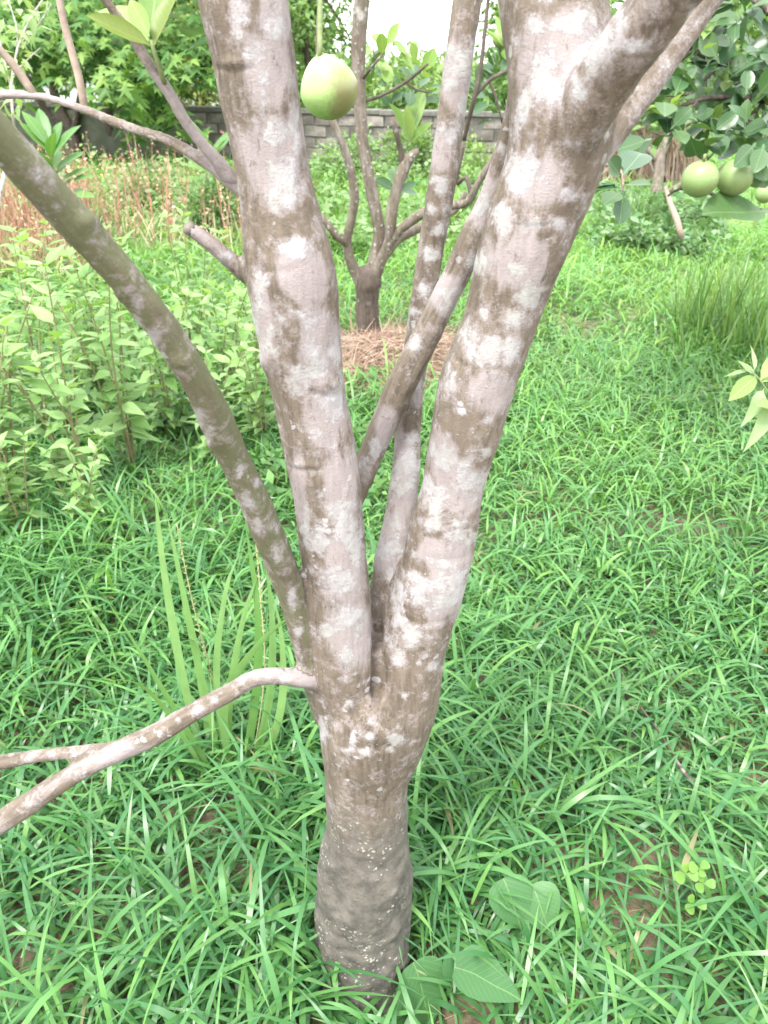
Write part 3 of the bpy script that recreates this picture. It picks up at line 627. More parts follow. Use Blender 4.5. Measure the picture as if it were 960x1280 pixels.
for c, rx, ry, k, me in [((478, 72), 22, 24, 10, LY), ((465, 105), 18, 18, 9, LA), ((530, 92), 24, 20, 13, LY), ((520, 110), 28, 16, 14, LA), ((625, 95), 18, 24, 14, LA), ((622, 135), 14, 22, 12, LA),
                         ((630, 55), 12, 22, 8, LY), ((600, 110), 10, 20, 5, LA)]:
    bough(t2, c, 4.75 if me is LA else 4.6, rx, ry, k, me, .10, .16)
for pts in [[(452, 100, YB, 5), (464, 85, YB - .1, 4), (480, 66, YB - .1, 3)], [(452, 128, YB, 5), (480, 118, YB, 4), (508, 102, YB, 4), (535, 80, YB - .05, 3)], [(508, 102, YB, 3), (520, 112, YB, 3), (540, 116, YB, 2)], [(470, 80, YB - .1, 3), (466, 60, YB - .1, 2)], [(612, 100, YB, 4), (622, 130, YB, 3), (628, 155, YB, 2)]]:
    limbs_px(t2, [('twig', pts)], M['bark_dark'], 6)
fruit('pomelo', at(627, 48, 4.6), .055, prof_round(), fm2, (0, 0), at(620, -10, 4.75), 'yellow-green fruit half hidden behind the thick right limb near the top', None)

# dried grass mulch around its foot
mcx, mcy = b2.x + .12, b2.y - .38
def mound_h(x, y): return .13 * np.exp(-(((x - mcx) / .42) ** 2 + ((y - mcy) / .42) ** 2) ** 1.3)
ax_ = np.linspace(-.95, .95, 40); XX, YY = np.meshgrid(mcx + ax_, mcy + ax_); ZZ = ground_z(XX, YY) + mound_h(XX, YY) - .012
ii = np.arange(1600).reshape(40, 40); mq = np.stack([ii[:-1, :-1], ii[:-1, 1:], ii[1:, 1:], ii[1:, :-1]], -1).reshape(-1, 4)
def ribbons(P, D, N, L, w, cols, bend=.3, K=3):
    """straws and blades: arched ribbons. P base, D direction, L length, w width"""
    n = len(P); Xr, D, Zr = frames(D, N); out = np.empty((n, (K + 1) * 2, 3)); prof = np.linspace(1, .25, K + 1)
    for k in range(K + 1):
        t = k / K; c = P + D * (L * t)[:, None] - Zr * (bend * L * t * t)[:, None]
        out[:, 2 * k] = c - Xr * (w * prof[k] / 2)[:, None]; out[:, 2 * k + 1] = c + Xr * (w * prof[k] / 2)[:, None]
    fq = np.array([(2 * k, 2 * k + 1, 2 * k + 3, 2 * k + 2) for k in range(K)])
    return out.reshape(-1, 3), (fq[None] + (np.arange(n) * (K + 1) * 2)[:, None, None]).reshape(-1, 4), np.repeat(cols, (K + 1) * 2, 0)
def pick(cols, n, jit=.15):
    c = np.array(cols)[rng.integers(0, len(cols), n)]; return np.clip(c * (1 + rng.normal(size=(n, 1)) * jit), .01, .9)
k = 6500; a_ = rng.uniform(0, 2 * np.pi, k); r_ = .74 * np.sqrt(rng.random(k)); sx_ = mcx + r_ * np.cos(a_); sy_ = mcy + r_ * np.sin(a_)
Pm = np.stack([sx_, sy_, ground_z(sx_, sy_) + mound_h(sx_, sy_) + rng.uniform(0, .03, k)], -1)
Dm = unit(k) * [1, 1, .25]; Nm = np.tile([0, 0, 1.0], (k, 1)) + .5 * unit(k)
sv, sf, sc = ribbons(Pm, Dm, Nm, rng.uniform(.08, .24, k), rng.uniform(.003, .007, k), pick([(.28, .19, .15), (.35, .25, .21), (.21, .13, .10), (.38, .30, .23)], k), .15)
mv = np.stack([XX, YY, ZZ], -1).reshape(-1, 3)
allv = np.concatenate([mv, sv]); allf = np.concatenate([mq, sf + len(mv)]); allc = np.concatenate([np.tile([.26, .17, .12], (len(mv), 1)), sc])
tag(link_mesh('dried_grass_mulch', np_mesh('dried_grass_mulch', allv, allf, M['straw'], allc)), 'mound of pinkish dried grass around the foot of the second tree', 'dried grass', kind='stuff')

# ------------------------------------------------------------------ grass
def patch(x, y, sc, seed):                        # cheap smooth 2-D noise, 0..1
    return .5 + .25 * (np.sin(x * sc + seed) * np.cos(y * sc * 1.13 - seed * 2) + np.sin((x + y) * sc * .61 + seed * 3.1) + .6 * np.cos((x * 1.7 - y) * sc * .9 + seed))
BARE = []                                         # bare soil showing through: (x, y, radius)
for q in [(635, 1005, .075), (810, 1080, .085), (790, 1165, .085), (690, 1090, .07), (620, 1040, .04), (760, 1120, .05), (850, 655, .12), (930, 650, .14), (250, 1130, .05), (60, 1190, .05), (170, 1240, .05),
          (330, 1110, .04), (600, 965, .04), (860, 1240, .04), (590, 712, .05), (20, 1190, .04), (815, 300, .3), (240, 268, .5), (590, 1240, .07), (520, 1260, .07), (655, 1160, .06), (870, 1110, .05), (620, 1250, .06), (540, 1290, .06), (640, 1190, .05)]:
    g = G(q[0], q[1]); BARE.append((g.x, g.y, q[2]))
def bare(x, y):
    b = np.zeros_like(x)
    for bx, by, br in BARE: b = np.maximum(b, np.exp(-((x - bx) ** 2 + (y - by) ** 2) / br ** 2))
    return b
def blades(P, az, el, L, w, bend, K, cols, twist=None):
    """arching grass leaves: start elevation el, droops by bend radians over its length"""
    n = len(P); H = np.stack([np.cos(az), np.sin(az)], -1); side = np.stack([-np.sin(az), np.cos(az), np.zeros(n)], -1)
    out = np.empty((n, (K + 1) * 2, 3)); c = P.copy(); ts = np.linspace(0, 1, K + 1)
    prof = np.interp(ts, [0, .15, .4, .7, .9, 1], [.55, .9, 1, .72, .35, .03])
    if twist is None: twist = np.zeros(n)
    for k in range(K + 1):
        if k:
            th = el - bend * (ts[k] + ts[k - 1]) / 2 * 1.1
            c = c + np.stack([H[:, 0] * np.cos(th), H[:, 1] * np.cos(th), np.sin(th)], -1) * (L / K)[:, None]
        tw = twist * ts[k]; s3 = side * np.cos(tw)[:, None]; s3[:, 2] += np.sin(tw)
        out[:, 2 * k] = c - s3 * (w * prof[k] / 2)[:, None]; out[:, 2 * k + 1] = c + s3 * (w * prof[k] / 2)[:, None]
    fq = np.array([(2 * k, 2 * k + 1, 2 * k + 3, 2 * k + 2) for k in range(K)])
    return out.reshape(-1, 3), (fq[None] + (np.arange(n) * (K + 1) * 2)[:, None, None]).reshape(-1, 4), np.repeat(cols, (K + 1) * 2, 0)
GV, GF, GC = [], [], []; goff = 0
def add_grass(v, f, c):
    global goff
    GV.append(v); GF.append(f + goff); GC.append(c); goff += len(v)
TR = np.array(tree.location)
def sward(y0, y1, dens, nl, K, hmul, wmul, marg=1.0):
    xm = .60 * y1 + marg; n = int((y1 - y0) * 2 * xm * dens)
    x = rng.uniform(-xm, xm, n); y = rng.uniform(y0, y1, n)
    keep = (np.abs(x) < .60 * y + marg) & (rng.random(n) > .93 * bare(x, y)) & (rng.random(n) < .62 + .5 * patch(x, y, 6.5, 1.0)) & (((x - TR[0]) ** 2 + (y - TR[1]) ** 2) > .0075)
    keep &= rng.random(n) > np.clip(1.4 * np.exp(-(((x - mcx) / .62) ** 2 + ((y - mcy) / .62) ** 2) ** 2), 0, .93)
    # thinner under the leafy weeds on the left
    x, y = x[keep], y[keep]; n = len(x)
    hgt = (.55 + .75 * patch(x, y, 3.1, 4.0)) * hmul; z = ground_z(x, y)
    lean = rng.uniform(0, 2 * np.pi, n); hs_ = rng.uniform(.03, .15, n) * hgt
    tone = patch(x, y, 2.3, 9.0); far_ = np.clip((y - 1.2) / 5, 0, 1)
    for j in range(nl):
        fr = (j + rng.random(n)) / nl; az = lean + j * 2.4 + rng.normal(size=n) * .5
        P = np.stack([x + np.cos(lean) * hs_ * fr * .4, y + np.sin(lean) * hs_ * fr * .4, z + hs_ * fr], -1)
        L = rng.uniform(.085, .245, n) * hgt * (1.05 - .25 * fr) * np.where(rng.random(n) < .14, 1.55, 1.0); w = rng.uniform(.0048, .0128, n) * wmul
        el = rng.uniform(.55, 1.35, n); bend = rng.uniform(.5, 2.3, n)
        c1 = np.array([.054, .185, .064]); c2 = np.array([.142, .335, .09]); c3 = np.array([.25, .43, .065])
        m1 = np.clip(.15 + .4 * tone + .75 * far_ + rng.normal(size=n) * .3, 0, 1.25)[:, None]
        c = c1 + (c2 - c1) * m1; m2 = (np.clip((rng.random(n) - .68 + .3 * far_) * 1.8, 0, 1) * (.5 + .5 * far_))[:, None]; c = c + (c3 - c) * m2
        dry = rng.random(n) < .004; c[dry] = [.26, .24, .12]
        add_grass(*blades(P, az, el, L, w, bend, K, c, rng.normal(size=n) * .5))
    # thin stems
    add_grass(*blades(np.stack([x, y, z], -1), lean, np.full(n, 1.2), hs_ * 1.1, np.full(n, .0028 * wmul), np.full(n, .1), 1, np.tile([.16, .25, .08], (n, 1))))
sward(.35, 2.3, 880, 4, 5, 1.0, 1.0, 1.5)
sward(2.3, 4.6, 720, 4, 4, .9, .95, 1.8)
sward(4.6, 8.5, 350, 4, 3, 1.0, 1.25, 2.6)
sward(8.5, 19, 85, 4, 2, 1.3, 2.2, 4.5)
# low undergrowth of short blades that hides most of the soil
def under(y0, y1, dens, K, wmul):
    xm = .60 * y1 + .8; n = int((y1 - y0) * 2 * xm * dens); x = rng.uniform(-xm, xm, n); y = rng.uniform(y0, y1, n)
    kp = (np.abs(x) < .60 * y + .8) & (rng.random(n) > .97 * bare(x, y)) & (((x - TR[0]) ** 2 + (y - TR[1]) ** 2) > .0075) & (rng.random(n) > np.clip(1.4 * np.exp(-(((x - mcx) / .62) ** 2 + ((y - mcy) / .62) ** 2) ** 2), 0, .98))
    x, y = x[kp], y[kp]; n = len(x); m1 = rng.random((n, 1)); c = np.array([.045, .15, .055]) * (1 - m1) + np.array([.12, .28, .08]) * m1
    add_grass(*blades(np.stack([x, y, ground_z(x, y) + rng.uniform(0, .03, n)], -1), rng.uniform(0, 6.28, n), rng.uniform(.3, 1.2, n), rng.uniform(.05, .12, n), rng.uniform(.005, .010, n) * wmul, rng.uniform(.3, 1.6, n), K, c, rng.normal(size=n) * .5))
under(.35, 2.4, 1900, 3, 1.0); under(2.4, 5.0, 1100, 2, 1.3); under(5.0, 9, 420, 2, 1.9)
# fine dead litter on the soil
n_ = 7000; x = rng.uniform(-2.4, 2.4, n_); y = rng.uniform(.4, 3.2, n_)
add_grass(*ribbons(np.stack([x, y, ground_z(x, y) + .006], -1), unit(n_) * [1, 1, .12], np.tile([0, 0, 1.0], (n_, 1)), rng.uniform(.03, .12, n_), rng.uniform(.0015, .004, n_), pick([(.42, .32, .2), (.3, .2, .12), (.5, .42, .3)], n_), .08, 3))
gm = np_mesh('grass', np.concatenate(GV), np.concatenate(GF), M['grass'], np.concatenate(GC))
tag(link_mesh('grass', gm), 'lush bright green grass covering the orchard ground', 'grass', kind='stuff')
#=PART4=
# ------------------------------------------------------------------ leafy weeds on the left
def weed_template(seed, nst, h):
    """stems and leaf placements of one bushy weed, about the origin"""
    r = np.random.default_rng(seed); stems = []; lp = []; ld = []; ln_ = []; ls = []
    for s in range(nst):
        a = r.uniform(0, 2 * np.pi); out = r.uniform(.05, .30) * h; hh = h * r.uniform(.7, 1.05)
        p0 = np.array([np.cos(a) * .02, np.sin(a) * .02, 0]); p2 = np.array([np.cos(a) * out, np.sin(a) * out, hh])
        p1 = (p0 + p2) / 2 + np.array([np.cos(a), np.sin(a), 0]) * (-.25 * out) + r.normal(size=3) * .02
        P = spline([tuple(p0), tuple(p1), tuple(p2)], .05); stems.append(P)
        ph = r.uniform(0, 6.28); nn = len(P)
        for i in range(int(nn * .22), nn):
            q = P[i]; t = i / nn
            for sgn in (0, np.pi):
                if r.random() < .22: continue
                az = ph + sgn + r.normal() * .35; el = r.uniform(-.25, .55) + .35 * t
                lp.append(q); ld.append([np.cos(az) * np.cos(el), np.sin(az) * np.cos(el), np.sin(el)]); ln_.append([r.normal() * .25, r.normal() * .25, 1]); ls.append(r.uniform(.09, .16) * (1.05 - .35 * t))
            ph += np.pi / 2 + r.normal() * .2
        for j in range(4):
            az = r.uniform(0, 6.28); lp.append(P[-1]); ld.append([np.cos(az) * .7, np.sin(az) * .7, .6]); ln_.append([0, 0, 1]); ls.append(r.uniform(.03, .06))
    return stems, np.array(lp), np.array(ld), np.array(ln_), np.array(ls)
M['weed_stem'] = plain_mat('weed_stem', (.16, .17, .07), (.26, .2, .11), 40)
WT = []
for s in range(4):
    st, lp, ld, ln_, ls = weed_template(40 + s, (6, 7, 5, 6)[s], (.92, .84, 1.0, .66)[s])
    root = empty('leafy_weed', (0, 0, 0))
    for P in st:
        mb = MB(); mb.tube(P, [.0055 - .0035 * i / (len(P) - 1) for i in range(len(P))], 6); mb.build('stem', M['weed_stem'], root)
    leaf_objects(root, LM['weed'], lp, ld, ln_, ls); WT.append(root)
def copy_tree(o, parent=None):
    c = o.copy(); COL.objects.link(c); c.parent = parent
    for ch in o.children: copy_tree(ch, c)
    return c
LABW = ['bushy leafy green weed in the thicket left of the greenish leaning limb', 'leafy green weed growing between the greenish leaning limb and the lichened trunk']
spots = [(105, 640, 0, 1.0, 0), (20, 650, 1, 1.0, 0), (165, 590, 2, .95, 0), (60, 570, 2, .95, 0), (-50, 600, 0, 1.05, 0), (215, 545, 3, 1.0, 0), (130, 520, 1, 1.0, 0), (20, 500, 0, .95, 0),
         (290, 520, 1, .85, 1), (330, 560, 3, .85, 1), (270, 585, 3, .8, 1), (335, 480, 0, .8, 1), (240, 470, 2, .85, 0), (-40, 700, 1, .8, 0), (45, 705, 3, .72, 0), (120, 690, 3, .62, 0), (395, 600, 3, .7, 1)]
used = set()
WLAB = {(105, 640): 'bushy weed with bare brown stems at the front of the left thicket', (240, 470): 'tall weed rising right against the greenish leaning limb',
        (120, 690): 'lowest small leafy weed at the front of the left thicket', (-40, 700): 'front leafy weed cut by the left edge', (395, 600): 'small leafy weed half hidden behind the thick lichened limb', (335, 480): 'leafy weed rearmost between the greenish limb and the trunk', (-50, 600): 'leafy weed cut off by the left edge of the thicket',
        (20, 500): 'rearmost leafy weed of the left thicket, below the red stalks'}
for x, y, k, s, lb in spots:
    g = G(x, y); o = WT[k] if k not in used else copy_tree(WT[k]); used.add(k)
    o.location = (g.x, g.y, float(ground_z(g.x, g.y))); o.rotation_euler = (random.uniform(-.1, .1), random.uniform(-.1, .1), random.uniform(0, 6.28)); o.scale = (s, s, s)
    tag(o, WLAB.get((x, y), LABW[lb]), 'weed', ('weeds in the left thicket', 'weeds beside the trunk')[lb])

# ------------------------------------------------------------------ foliage masses that nobody could count
def leaf_mass(n, xyz, size, cols, T=T_SIM, up=.5, jit=.16):
    P = xyz(n); D = unit(n); D[:, 2] = D[:, 2] * .6 + up * .4; Nn = unit(n) * .6 + np.array([0, -.15, .8])
    return scatter(T, P, D, Nn, rng.uniform(size[0], size[1], n), pick(cols, n, jit))
def join(parts):
    v, f, c = [], [], []; o_ = 0
    for a, b, d in parts: v.append(a); f.append(b + o_); c.append(d); o_ += len(a)
    return np.concatenate(v), np.concatenate(f), np.concatenate(c)
def area_pts(boxes, hmax):
    """points over ground quads given in photo pixels (x0,x1,y0,y1,weight), heaped low"""
    w = np.array([b[4] for b in boxes], float); w /= w.sum()
    def f(n):
        k = rng.choice(len(boxes), n, p=w); out = np.empty((n, 3))
        B = np.array([b[:4] for b in boxes], float)[k]
        ux = rng.uniform(B[:, 0], B[:, 1]); uy = rng.uniform(B[:, 2], B[:, 3])
        a = (ux - 480) / F; b = -(uy - 640) / F; dz = -SP + b * CP; t = CAM_H / -dz
        out[:, 0] = a * t; out[:, 1] = (CP + b * SP) * t
        h = hmax * (.35 + .9 * patch(out[:, 0], out[:, 1], 2.9, 2.0) * patch(out[:, 0], out[:, 1], 7.3, 5.0) * 1.6)
        out[:, 2] = ground_z(out[:, 0], out[:, 1]) + h * rng.random(n) ** .75; return out
    return f
wv = join([leaf_mass(9000, area_pts([(370, 660, 225, 330, 3), (200, 420, 225, 290, 2), (-80, 240, 225, 300, 2)], .42), (.05, .12), [(.15, .27, .09), (.22, .35, .14), (.28, .4, .2), (.12, .23, .07)]),
           leaf_mass(3800, area_pts([(740, 900, 250, 330, 1)], .34), (.05, .13), [(.10, .21, .08), (.16, .28, .12), (.24, .36, .2)]),
           leaf_mass(3500, area_pts([(-60, 340, 350, 560, 1)], .3), (.04, .09), [(.11, .22, .08), (.18, .3, .12)]),
           leaf_mass(1400, area_pts([(330, 480, 480, 640, 1)], .16), (.03, .07), [(.09, .2, .07), (.14, .26, .09)])])
tag(link_mesh('low_weeds', np_mesh('low_weeds', *wv[:2], M['foliage'], wv[2])), 'mixed low leafy weeds spreading over the middle of the orchard', 'weeds', kind='stuff')
# reddish dry stalks
k = 760; f = area_pts([(-60, 120, 280, 360, 5), (60, 320, 255, 330, 2)], .01); P = f(k); az = rng.uniform(0, 6.28, k); L = rng.uniform(.5, .95, k)
rc = pick([(.36, .17, .14), (.38, .22, .17), (.45, .32, .24), (.34, .15, .12)], k)
parts = [blades(P, az, rng.uniform(1.35, 1.6, k), L, np.full(k, .009), rng.uniform(.05, .5, k), 3, rc)]
sp_i = rng.integers(0, k, 4600); t = rng.uniform(.35, 1, 4600); az2 = az[sp_i]
SPp = P[sp_i] + np.stack([np.cos(az2) * .12 * t, np.sin(az2) * .12 * t, t], -1) * (L[sp_i] * .96)[:, None]
sp_v = scatter(T_SIM, SPp, unit(4600) + [0, 0, .7], unit(4600), rng.uniform(.015, .045, 4600), pick([(.45, .24, .2), (.52, .36, .27), (.4, .2, .17), (.5, .42, .26)], 4600)); parts.append(sp_v)
k = 2600; P = f(k); parts.append(blades(P, rng.uniform(0, 6.28, k), rng.uniform(1.0, 1.5, k), rng.uniform(.2, .5, k), np.full(k, .01), rng.uniform(.2, 1.2, k), 3, pick([(.45, .42, .26), (.3, .38, .16), (.5, .4, .3), (.24, .36, .13)], k)))
rv = join(parts)
tag(link_mesh('dry_red_stalks', np_mesh('dry_red_stalks', *rv[:2], M['straw'], rv[2])), 'reddish brown dry weed stalks standing behind the left limb', 'dry weeds', kind='stuff')

# ------------------------------------------------------------------ walls at the back
def wline(px_, Yw): p = atY(px_, 175, Yw); return np.array([p.x, p.y])
WA, WM, WB = wline(-170, 16.9), wline(238, 15.1), wline(720, 13.1)
wd = (WB - WM) / np.linalg.norm(WB - WM); wang = math.atan2(wd[1], wd[0])
def box_mesh(name, sx_, sy_, sz_, mat, jit=0.0, cham=.0):
    v = []
    for x in (-.5, .5):
        for y in (-.5, .5):
            for z in (-.5, .5): v.append((x * sx_ + random.uniform(-jit, jit), y * sy_ + random.uniform(-jit, jit), z * sz_ + random.uniform(-jit, jit)))
    f = [(0, 1, 3, 2), (4, 6, 7, 5), (0, 4, 5, 1), (2, 3, 7, 6), (0, 2, 6, 4), (1, 5, 7, 3)]
    return np_mesh(name, v, f, mat, smooth=False)
WH = .90; Ltot = np.linalg.norm(WB - WM)
wall = empty('block_wall', (WM[0], WM[1], 0)); wall.rotation_euler = (0, 0, wang)
tag(wall, 'low wall of weathered grey concrete blocks behind the second tree', 'wall')
core = link_mesh('mortar', box_mesh('mortar', Ltot, .13, WH - .06, M['mortar']), wall); core.location = (Ltot / 2, 0, (WH - .06) / 2)
blk = [box_mesh('block', .38, .16, .15, M['block'], .012) for _ in range(5)]
nrow = 5
for r in range(nrow):
    x = -.2 * (r % 2)
    while x < Ltot - .1:
        o = link_mesh('block', random.choice(blk), wall); o.location = (x + .2, random.uniform(-.014, .014), .085 + r * .166); o.rotation_euler = (0, 0, random.uniform(-.012, .012)); x += .4
cop = [box_mesh('coping', .49, .22, .07, M['coping'], .008) for _ in range(3)]
x = 0.02
while x < Ltot: o = link_mesh('coping_slab', random.choice(cop), wall); o.location = (x + .25, 0, WH - .02 + random.uniform(-.004, .004)); x += .5
L2 = np.linalg.norm(WM - WA); w2 = empty('plastered_wall', (WA[0], WA[1], 0)); w2.rotation_euler = (0, 0, math.atan2(*(WM - WA)[::-1]))
tag(w2, 'dark mossy garden wall under the lobed-leaf tree at the left', 'wall')
def grid_slab(name, Lx, H, th, mat, amp):
    nx, nz = int(Lx / .15), 8; v = []; f = []
    for yy in (-th / 2, th / 2):
        for i in range(nx + 1):
            for j in range(nz + 1): v.append((Lx * i / nx, yy + amp * mnoise.noise((i * .5, j * .6, yy)), H * j / nz))
    m_ = (nx + 1) * (nz + 1)
    for i in range(nx):
        for j in range(nz):
            a = i * (nz + 1) + j; f.append((a, a + nz + 1, a + nz + 2, a + 1)); f.append((m_ + a, m_ + a + 1, m_ + a + nz + 2, m_ + a + nz + 1))
        a = i * (nz + 1) + nz; f.append((a, a + nz + 1, m_ + a + nz + 1, m_ + a))
    for a, b in ((0, 0), (nx * (nz + 1), 1)):
        for j in range(nz): f.append((a + j, a + j + 1, m_ + a + j + 1, m_ + a + j))
    return np_mesh(name, v, f, mat)
link_mesh('wall_body', grid_slab('wall_body', L2 - .02, WH - .02, .16, M['plaster'], .02), w2)
x = 0.0
while x < L2 - .3: o = link_mesh('coping_slab', random.choice(cop), w2); o.location = (x + .25, 0, WH + .018 + random.uniform(-.004, .004)); x += .5

# pale house beyond the wall, seen through the trees
hp = atY(128, 100, 24); hs_ = empty('house', (hp.x, 24, 0)); tag(hs_, 'pale house behind the garden wall, glimpsed between the leaves', 'house')
o = link_mesh('wall', box_mesh('wall', 5, 4, 3.0, M['house']), hs_); o.location = (0, 2, 1.5)
for wx in (-1.2, .9):
    o = link_mesh('window', box_mesh('window', 1.0, .08, 1.0, M['house']), hs_); o.location = (wx, -.03, 1.6); q = link_mesh('pane', box_mesh('pane', .84, .04, .84, M['glass']), o); q.location = (0, -.035, 0)
mb = MB(); mb.v = [Vector(v) + Vector((hp.x, 24, 0)) for v in [(-2.8, -.4, 3.01), (2.8, -.4, 3.01), (2.8, 4.4, 3.01), (-2.8, 4.4, 3.01), (-2.8, 2, 4.2), (2.8, 2, 4.2)]]
mb.f = [(0, 1, 5, 4), (2, 3, 4, 5), (0, 4, 3), (1, 2, 5), (0, 3, 2, 1)]; mb.build('roof', M['roof'], hs_, False)

# ------------------------------------------------------------------ trees
def crown_pts(n, c, rad, ncl, spread, lo=-.9):
    C = unit(ncl) * (rng.random((ncl, 1)) ** .45); C = C[C[:, 2] > lo] * rad + c
    k = rng.integers(0, len(C), n); return C[k] + rng.normal(size=(n, 3)) * spread, k, C
def bg_tree(name, label, x_px, Yw, h, rad, n, leaf, cols, trunk_r=.09, cz=None, group=None, T=T_SIM, mat='bark_dark', ncl=55, spread=.22):
    p = atY(x_px, 140, Yw); root = empty(name, (p.x, Yw, 0)); tag(root, label, 'tree', group)
    cz = cz if cz is not None else h - rad[2] * .8; c = np.array([p.x, Yw, cz])
    P, k, C = crown_pts(n, c, np.array(rad), ncl, spread)
    ctone = rng.uniform(.75, 1.25, (len(C), 1)); col = pick(cols, n, .12) * ctone[k]
    D = (P - c) / np.array(rad) * .6 + unit(n) * .6 + [0, 0, -.15]; Nn = unit(n) * .6 + [0, -.1, .8]
    v, f, cc = scatter(T, P, D, Nn, rng.uniform(leaf[0], leaf[1], n), col)
    o = link_mesh('crown', np_mesh('crown', v - np.array(root.location), f, M['foliage'], cc), root); o['kind'] = 'stuff'
    mb = MB(); tp = [(p.x, Yw, -.05), (p.x + .06, Yw, h * .22), (p.x - .05, Yw + .05, h * .42), (p.x, Yw, cz)]
    Q_ = spline(tp, .15); mb.tube(Q_, [trunk_r * (1.2 - .8 * i / len(Q_)) for i in range(len(Q_))], 9, jit=.06); mb.build('trunk', M[mat], root)
    for q in C[:9]:
        s_ = np.array([p.x, Yw, h * random.uniform(.22, .5)]); mid = (s_ + q) / 2 + [0, 0, .15]
        mb = MB(); Q_ = spline([tuple(s_), tuple(mid), tuple(q)], .2); mb.tube(Q_, [trunk_r * (.5 - .38 * i / len(Q_)) for i in range(len(Q_))], 6); mb.build('limb', M[mat], root)
    return root
GRN = [(.08, .17, .05), (.13, .24, .07), (.19, .31, .09)]; PAL = [(.15, .27, .08), (.22, .35, .13), (.3, .42, .18)]; OLV = [(.17, .22, .07), (.24, .28, .08), (.33, .34, .1)]
bg_tree('garden_tree', 'pale feathery tree beyond the wall behind the hanging fruit', 385, 20, 6.5, (1.25, 1.3, 3.4), 6000, (.10, .2), PAL, .1, 2.9)
bg_tree('garden_tree', 'dark green tree beyond the wall between the left limb and the fruit', 320, 23, 7, (2.0, 2, 3.6), 6000, (.12, .22), GRN, .1, 3.2)
bg_tree('garden_tree', 'yellowish shrub behind the wall left of the thick lichened limb', 255, 17.6, 2.6, (1.3, 1.0, 1.1), 3200, (.07, .15), OLV, .05, 1.35)
bg_tree('garden_tree', 'green tree behind the wall above the lobed-leaf tree', 180, 21, 7, (3.6, 2.4, 3.2), 6500, (.12, .24), GRN, .12, 3.8)
bg_tree('garden_tree', 'green tree behind the wall at the left edge', 10, 20, 6, (2.6, 2.2, 2.9), 5500, (.12, .24), GRN, .1, 2.7)
bg_tree('garden_tree', 'low pale shrub tree behind the wall below the white sky', 515, 21, 2.0, (2.1, 1.6, .72), 4200, (.09, .18), PAL, .06, .95)
bg_tree('garden_tree', 'green tree beyond the wall between the middle and right limbs', 668, 19, 5.5, (1.2, 1.4, 2.4), 5000, (.10, .2), GRN, .09, 2.3)
for i, (xx, yy, lab) in enumerate([(720, 21, 'pale green tree far behind the right limb'), (810, 25, 'distant pale tree behind the brush heap'), (905, 22, 'distant green tree behind the hanging fruit cluster'), (1010, 19, 'distant green tree at the right edge')]):
    bg_tree('orchard_edge_tree', lab, xx, yy, 5, (2.2, 1.8, 2.3), 4600, (.12, .22), (PAL, GRN)[i % 2], .1, 2.1)
# far belt of bushes closing the horizon
k = 26000; x = rng.uniform(-40, 40, k); y = rng.uniform(30, 40, k); z = rng.random(k) ** 1.1 * (1.5 + 1.9 * patch(x, y, .5, 3.0) + 1.0 * patch(x, y, 1.7, 1.0))
z *= np.where(np.abs(x - 1.3) < 3.2, .5, 1.0)
bv = scatter(T_SIM, np.stack([x, y, z], -1), unit(k), unit(k) * .6 + [0, -.3, .7], rng.uniform(.25, .5, k), pick(GRN + PAL, k))
tag(link_mesh('far_thicket', np_mesh('far_thicket', *bv[:2], M['foliage'], bv[2])), 'far belt of green thicket closing the view', 'thicket', kind='stuff')

# lobed-leaf tree in front of the mossy wall
lp_ = atY(118, 140, 12.6); lt = empty('lobed_leaf_tree', (lp_.x, 12.6, 0)); tag(lt, 'tree with drooping lobed yellow-green leaves at the upper left', 'tree')
M['leaf_lobed_new'] = leaf_mat('lobed_leaf_new', (.33, .46, .07), (.5, .58, .14), .5, .5)
LM['lobed_new'] = tmesh('leaf_lobed_new', T_LOB, M['leaf_lobed_new'])
cl = []
for i in range(46):
    u_, v_ = rng.uniform(-60, 320), rng.uniform(-90, 150)
    if v_ > 95 and not (130 < u_ < 215): continue
    cl.append(tuple(at(u_, v_, 12.6 + rng.uniform(-1.5, 1.1))))
for u_, v_ in [(150, 85), (165, 110), (185, 125), (120, 55), (135, 70), (175, 95), (205, 140), (180, 145), (245, 60), (255, 40), (90, 40), (60, 65), (230, 80), (110, 20), (200, 30), (40, 30), (20, 80), (75, 90)]: cl.append(tuple(at(u_, v_, 12.2 + rng.uniform(-.9, .5))))
cl = np.array(cl); n_ = 2700; kk = rng.integers(0, len(cl), n_); P = cl[kk] + rng.normal(size=(n_, 3)) * [.26, .22, .16]
az = rng.uniform(0, 6.28, n_); D = np.stack([np.cos(az) * .8, np.sin(az) * .8 - .35, rng.uniform(-.9, .1, n_)], -1); Nn = unit(n_) * .35 + [0, -.45, .75]
Sc = rng.uniform(.16, .27, n_); new = (rng.random(len(cl)) < .5)[kk] & (P[:, 1] < 12.5); order = np.argsort(P[:, 1]); near = np.zeros(n_, bool); near[order[:290]] = True
for fl, me in ((True, LM['lobed_new']), (False, LM['lobed'])):
    mk = near & (new == fl); leaf_objects(lt, me, P[mk], D[mk], Nn[mk], Sc[mk])
mk = ~near; col = np.where(new[mk][:, None], pick([(.28, .38, .06), (.4, .48, .1)], mk.sum()), pick([(.07, .17, .04), (.12, .24, .055), (.18, .31, .07)], mk.sum()))
lv = scatter(T_LOB, P[mk], D[mk], Nn[mk], Sc[mk], col)
o = link_mesh('crown', np_mesh('crown', lv[0] - np.array(lt.location), lv[1], M['foliage'], lv[2]), lt); o['kind'] = 'stuff'
def limb_set(root, lst, mat, sides=9):
    for nm, pts, r0, r1 in lst:
        P = spline([tuple(at(*q)) for q in pts], .08); mb = MB(); mb.tube(P, [r0 + (r1 - r0) * i / (len(P) - 1) for i in range(len(P))], sides, jit=.07); mb.build(nm, mat, root)
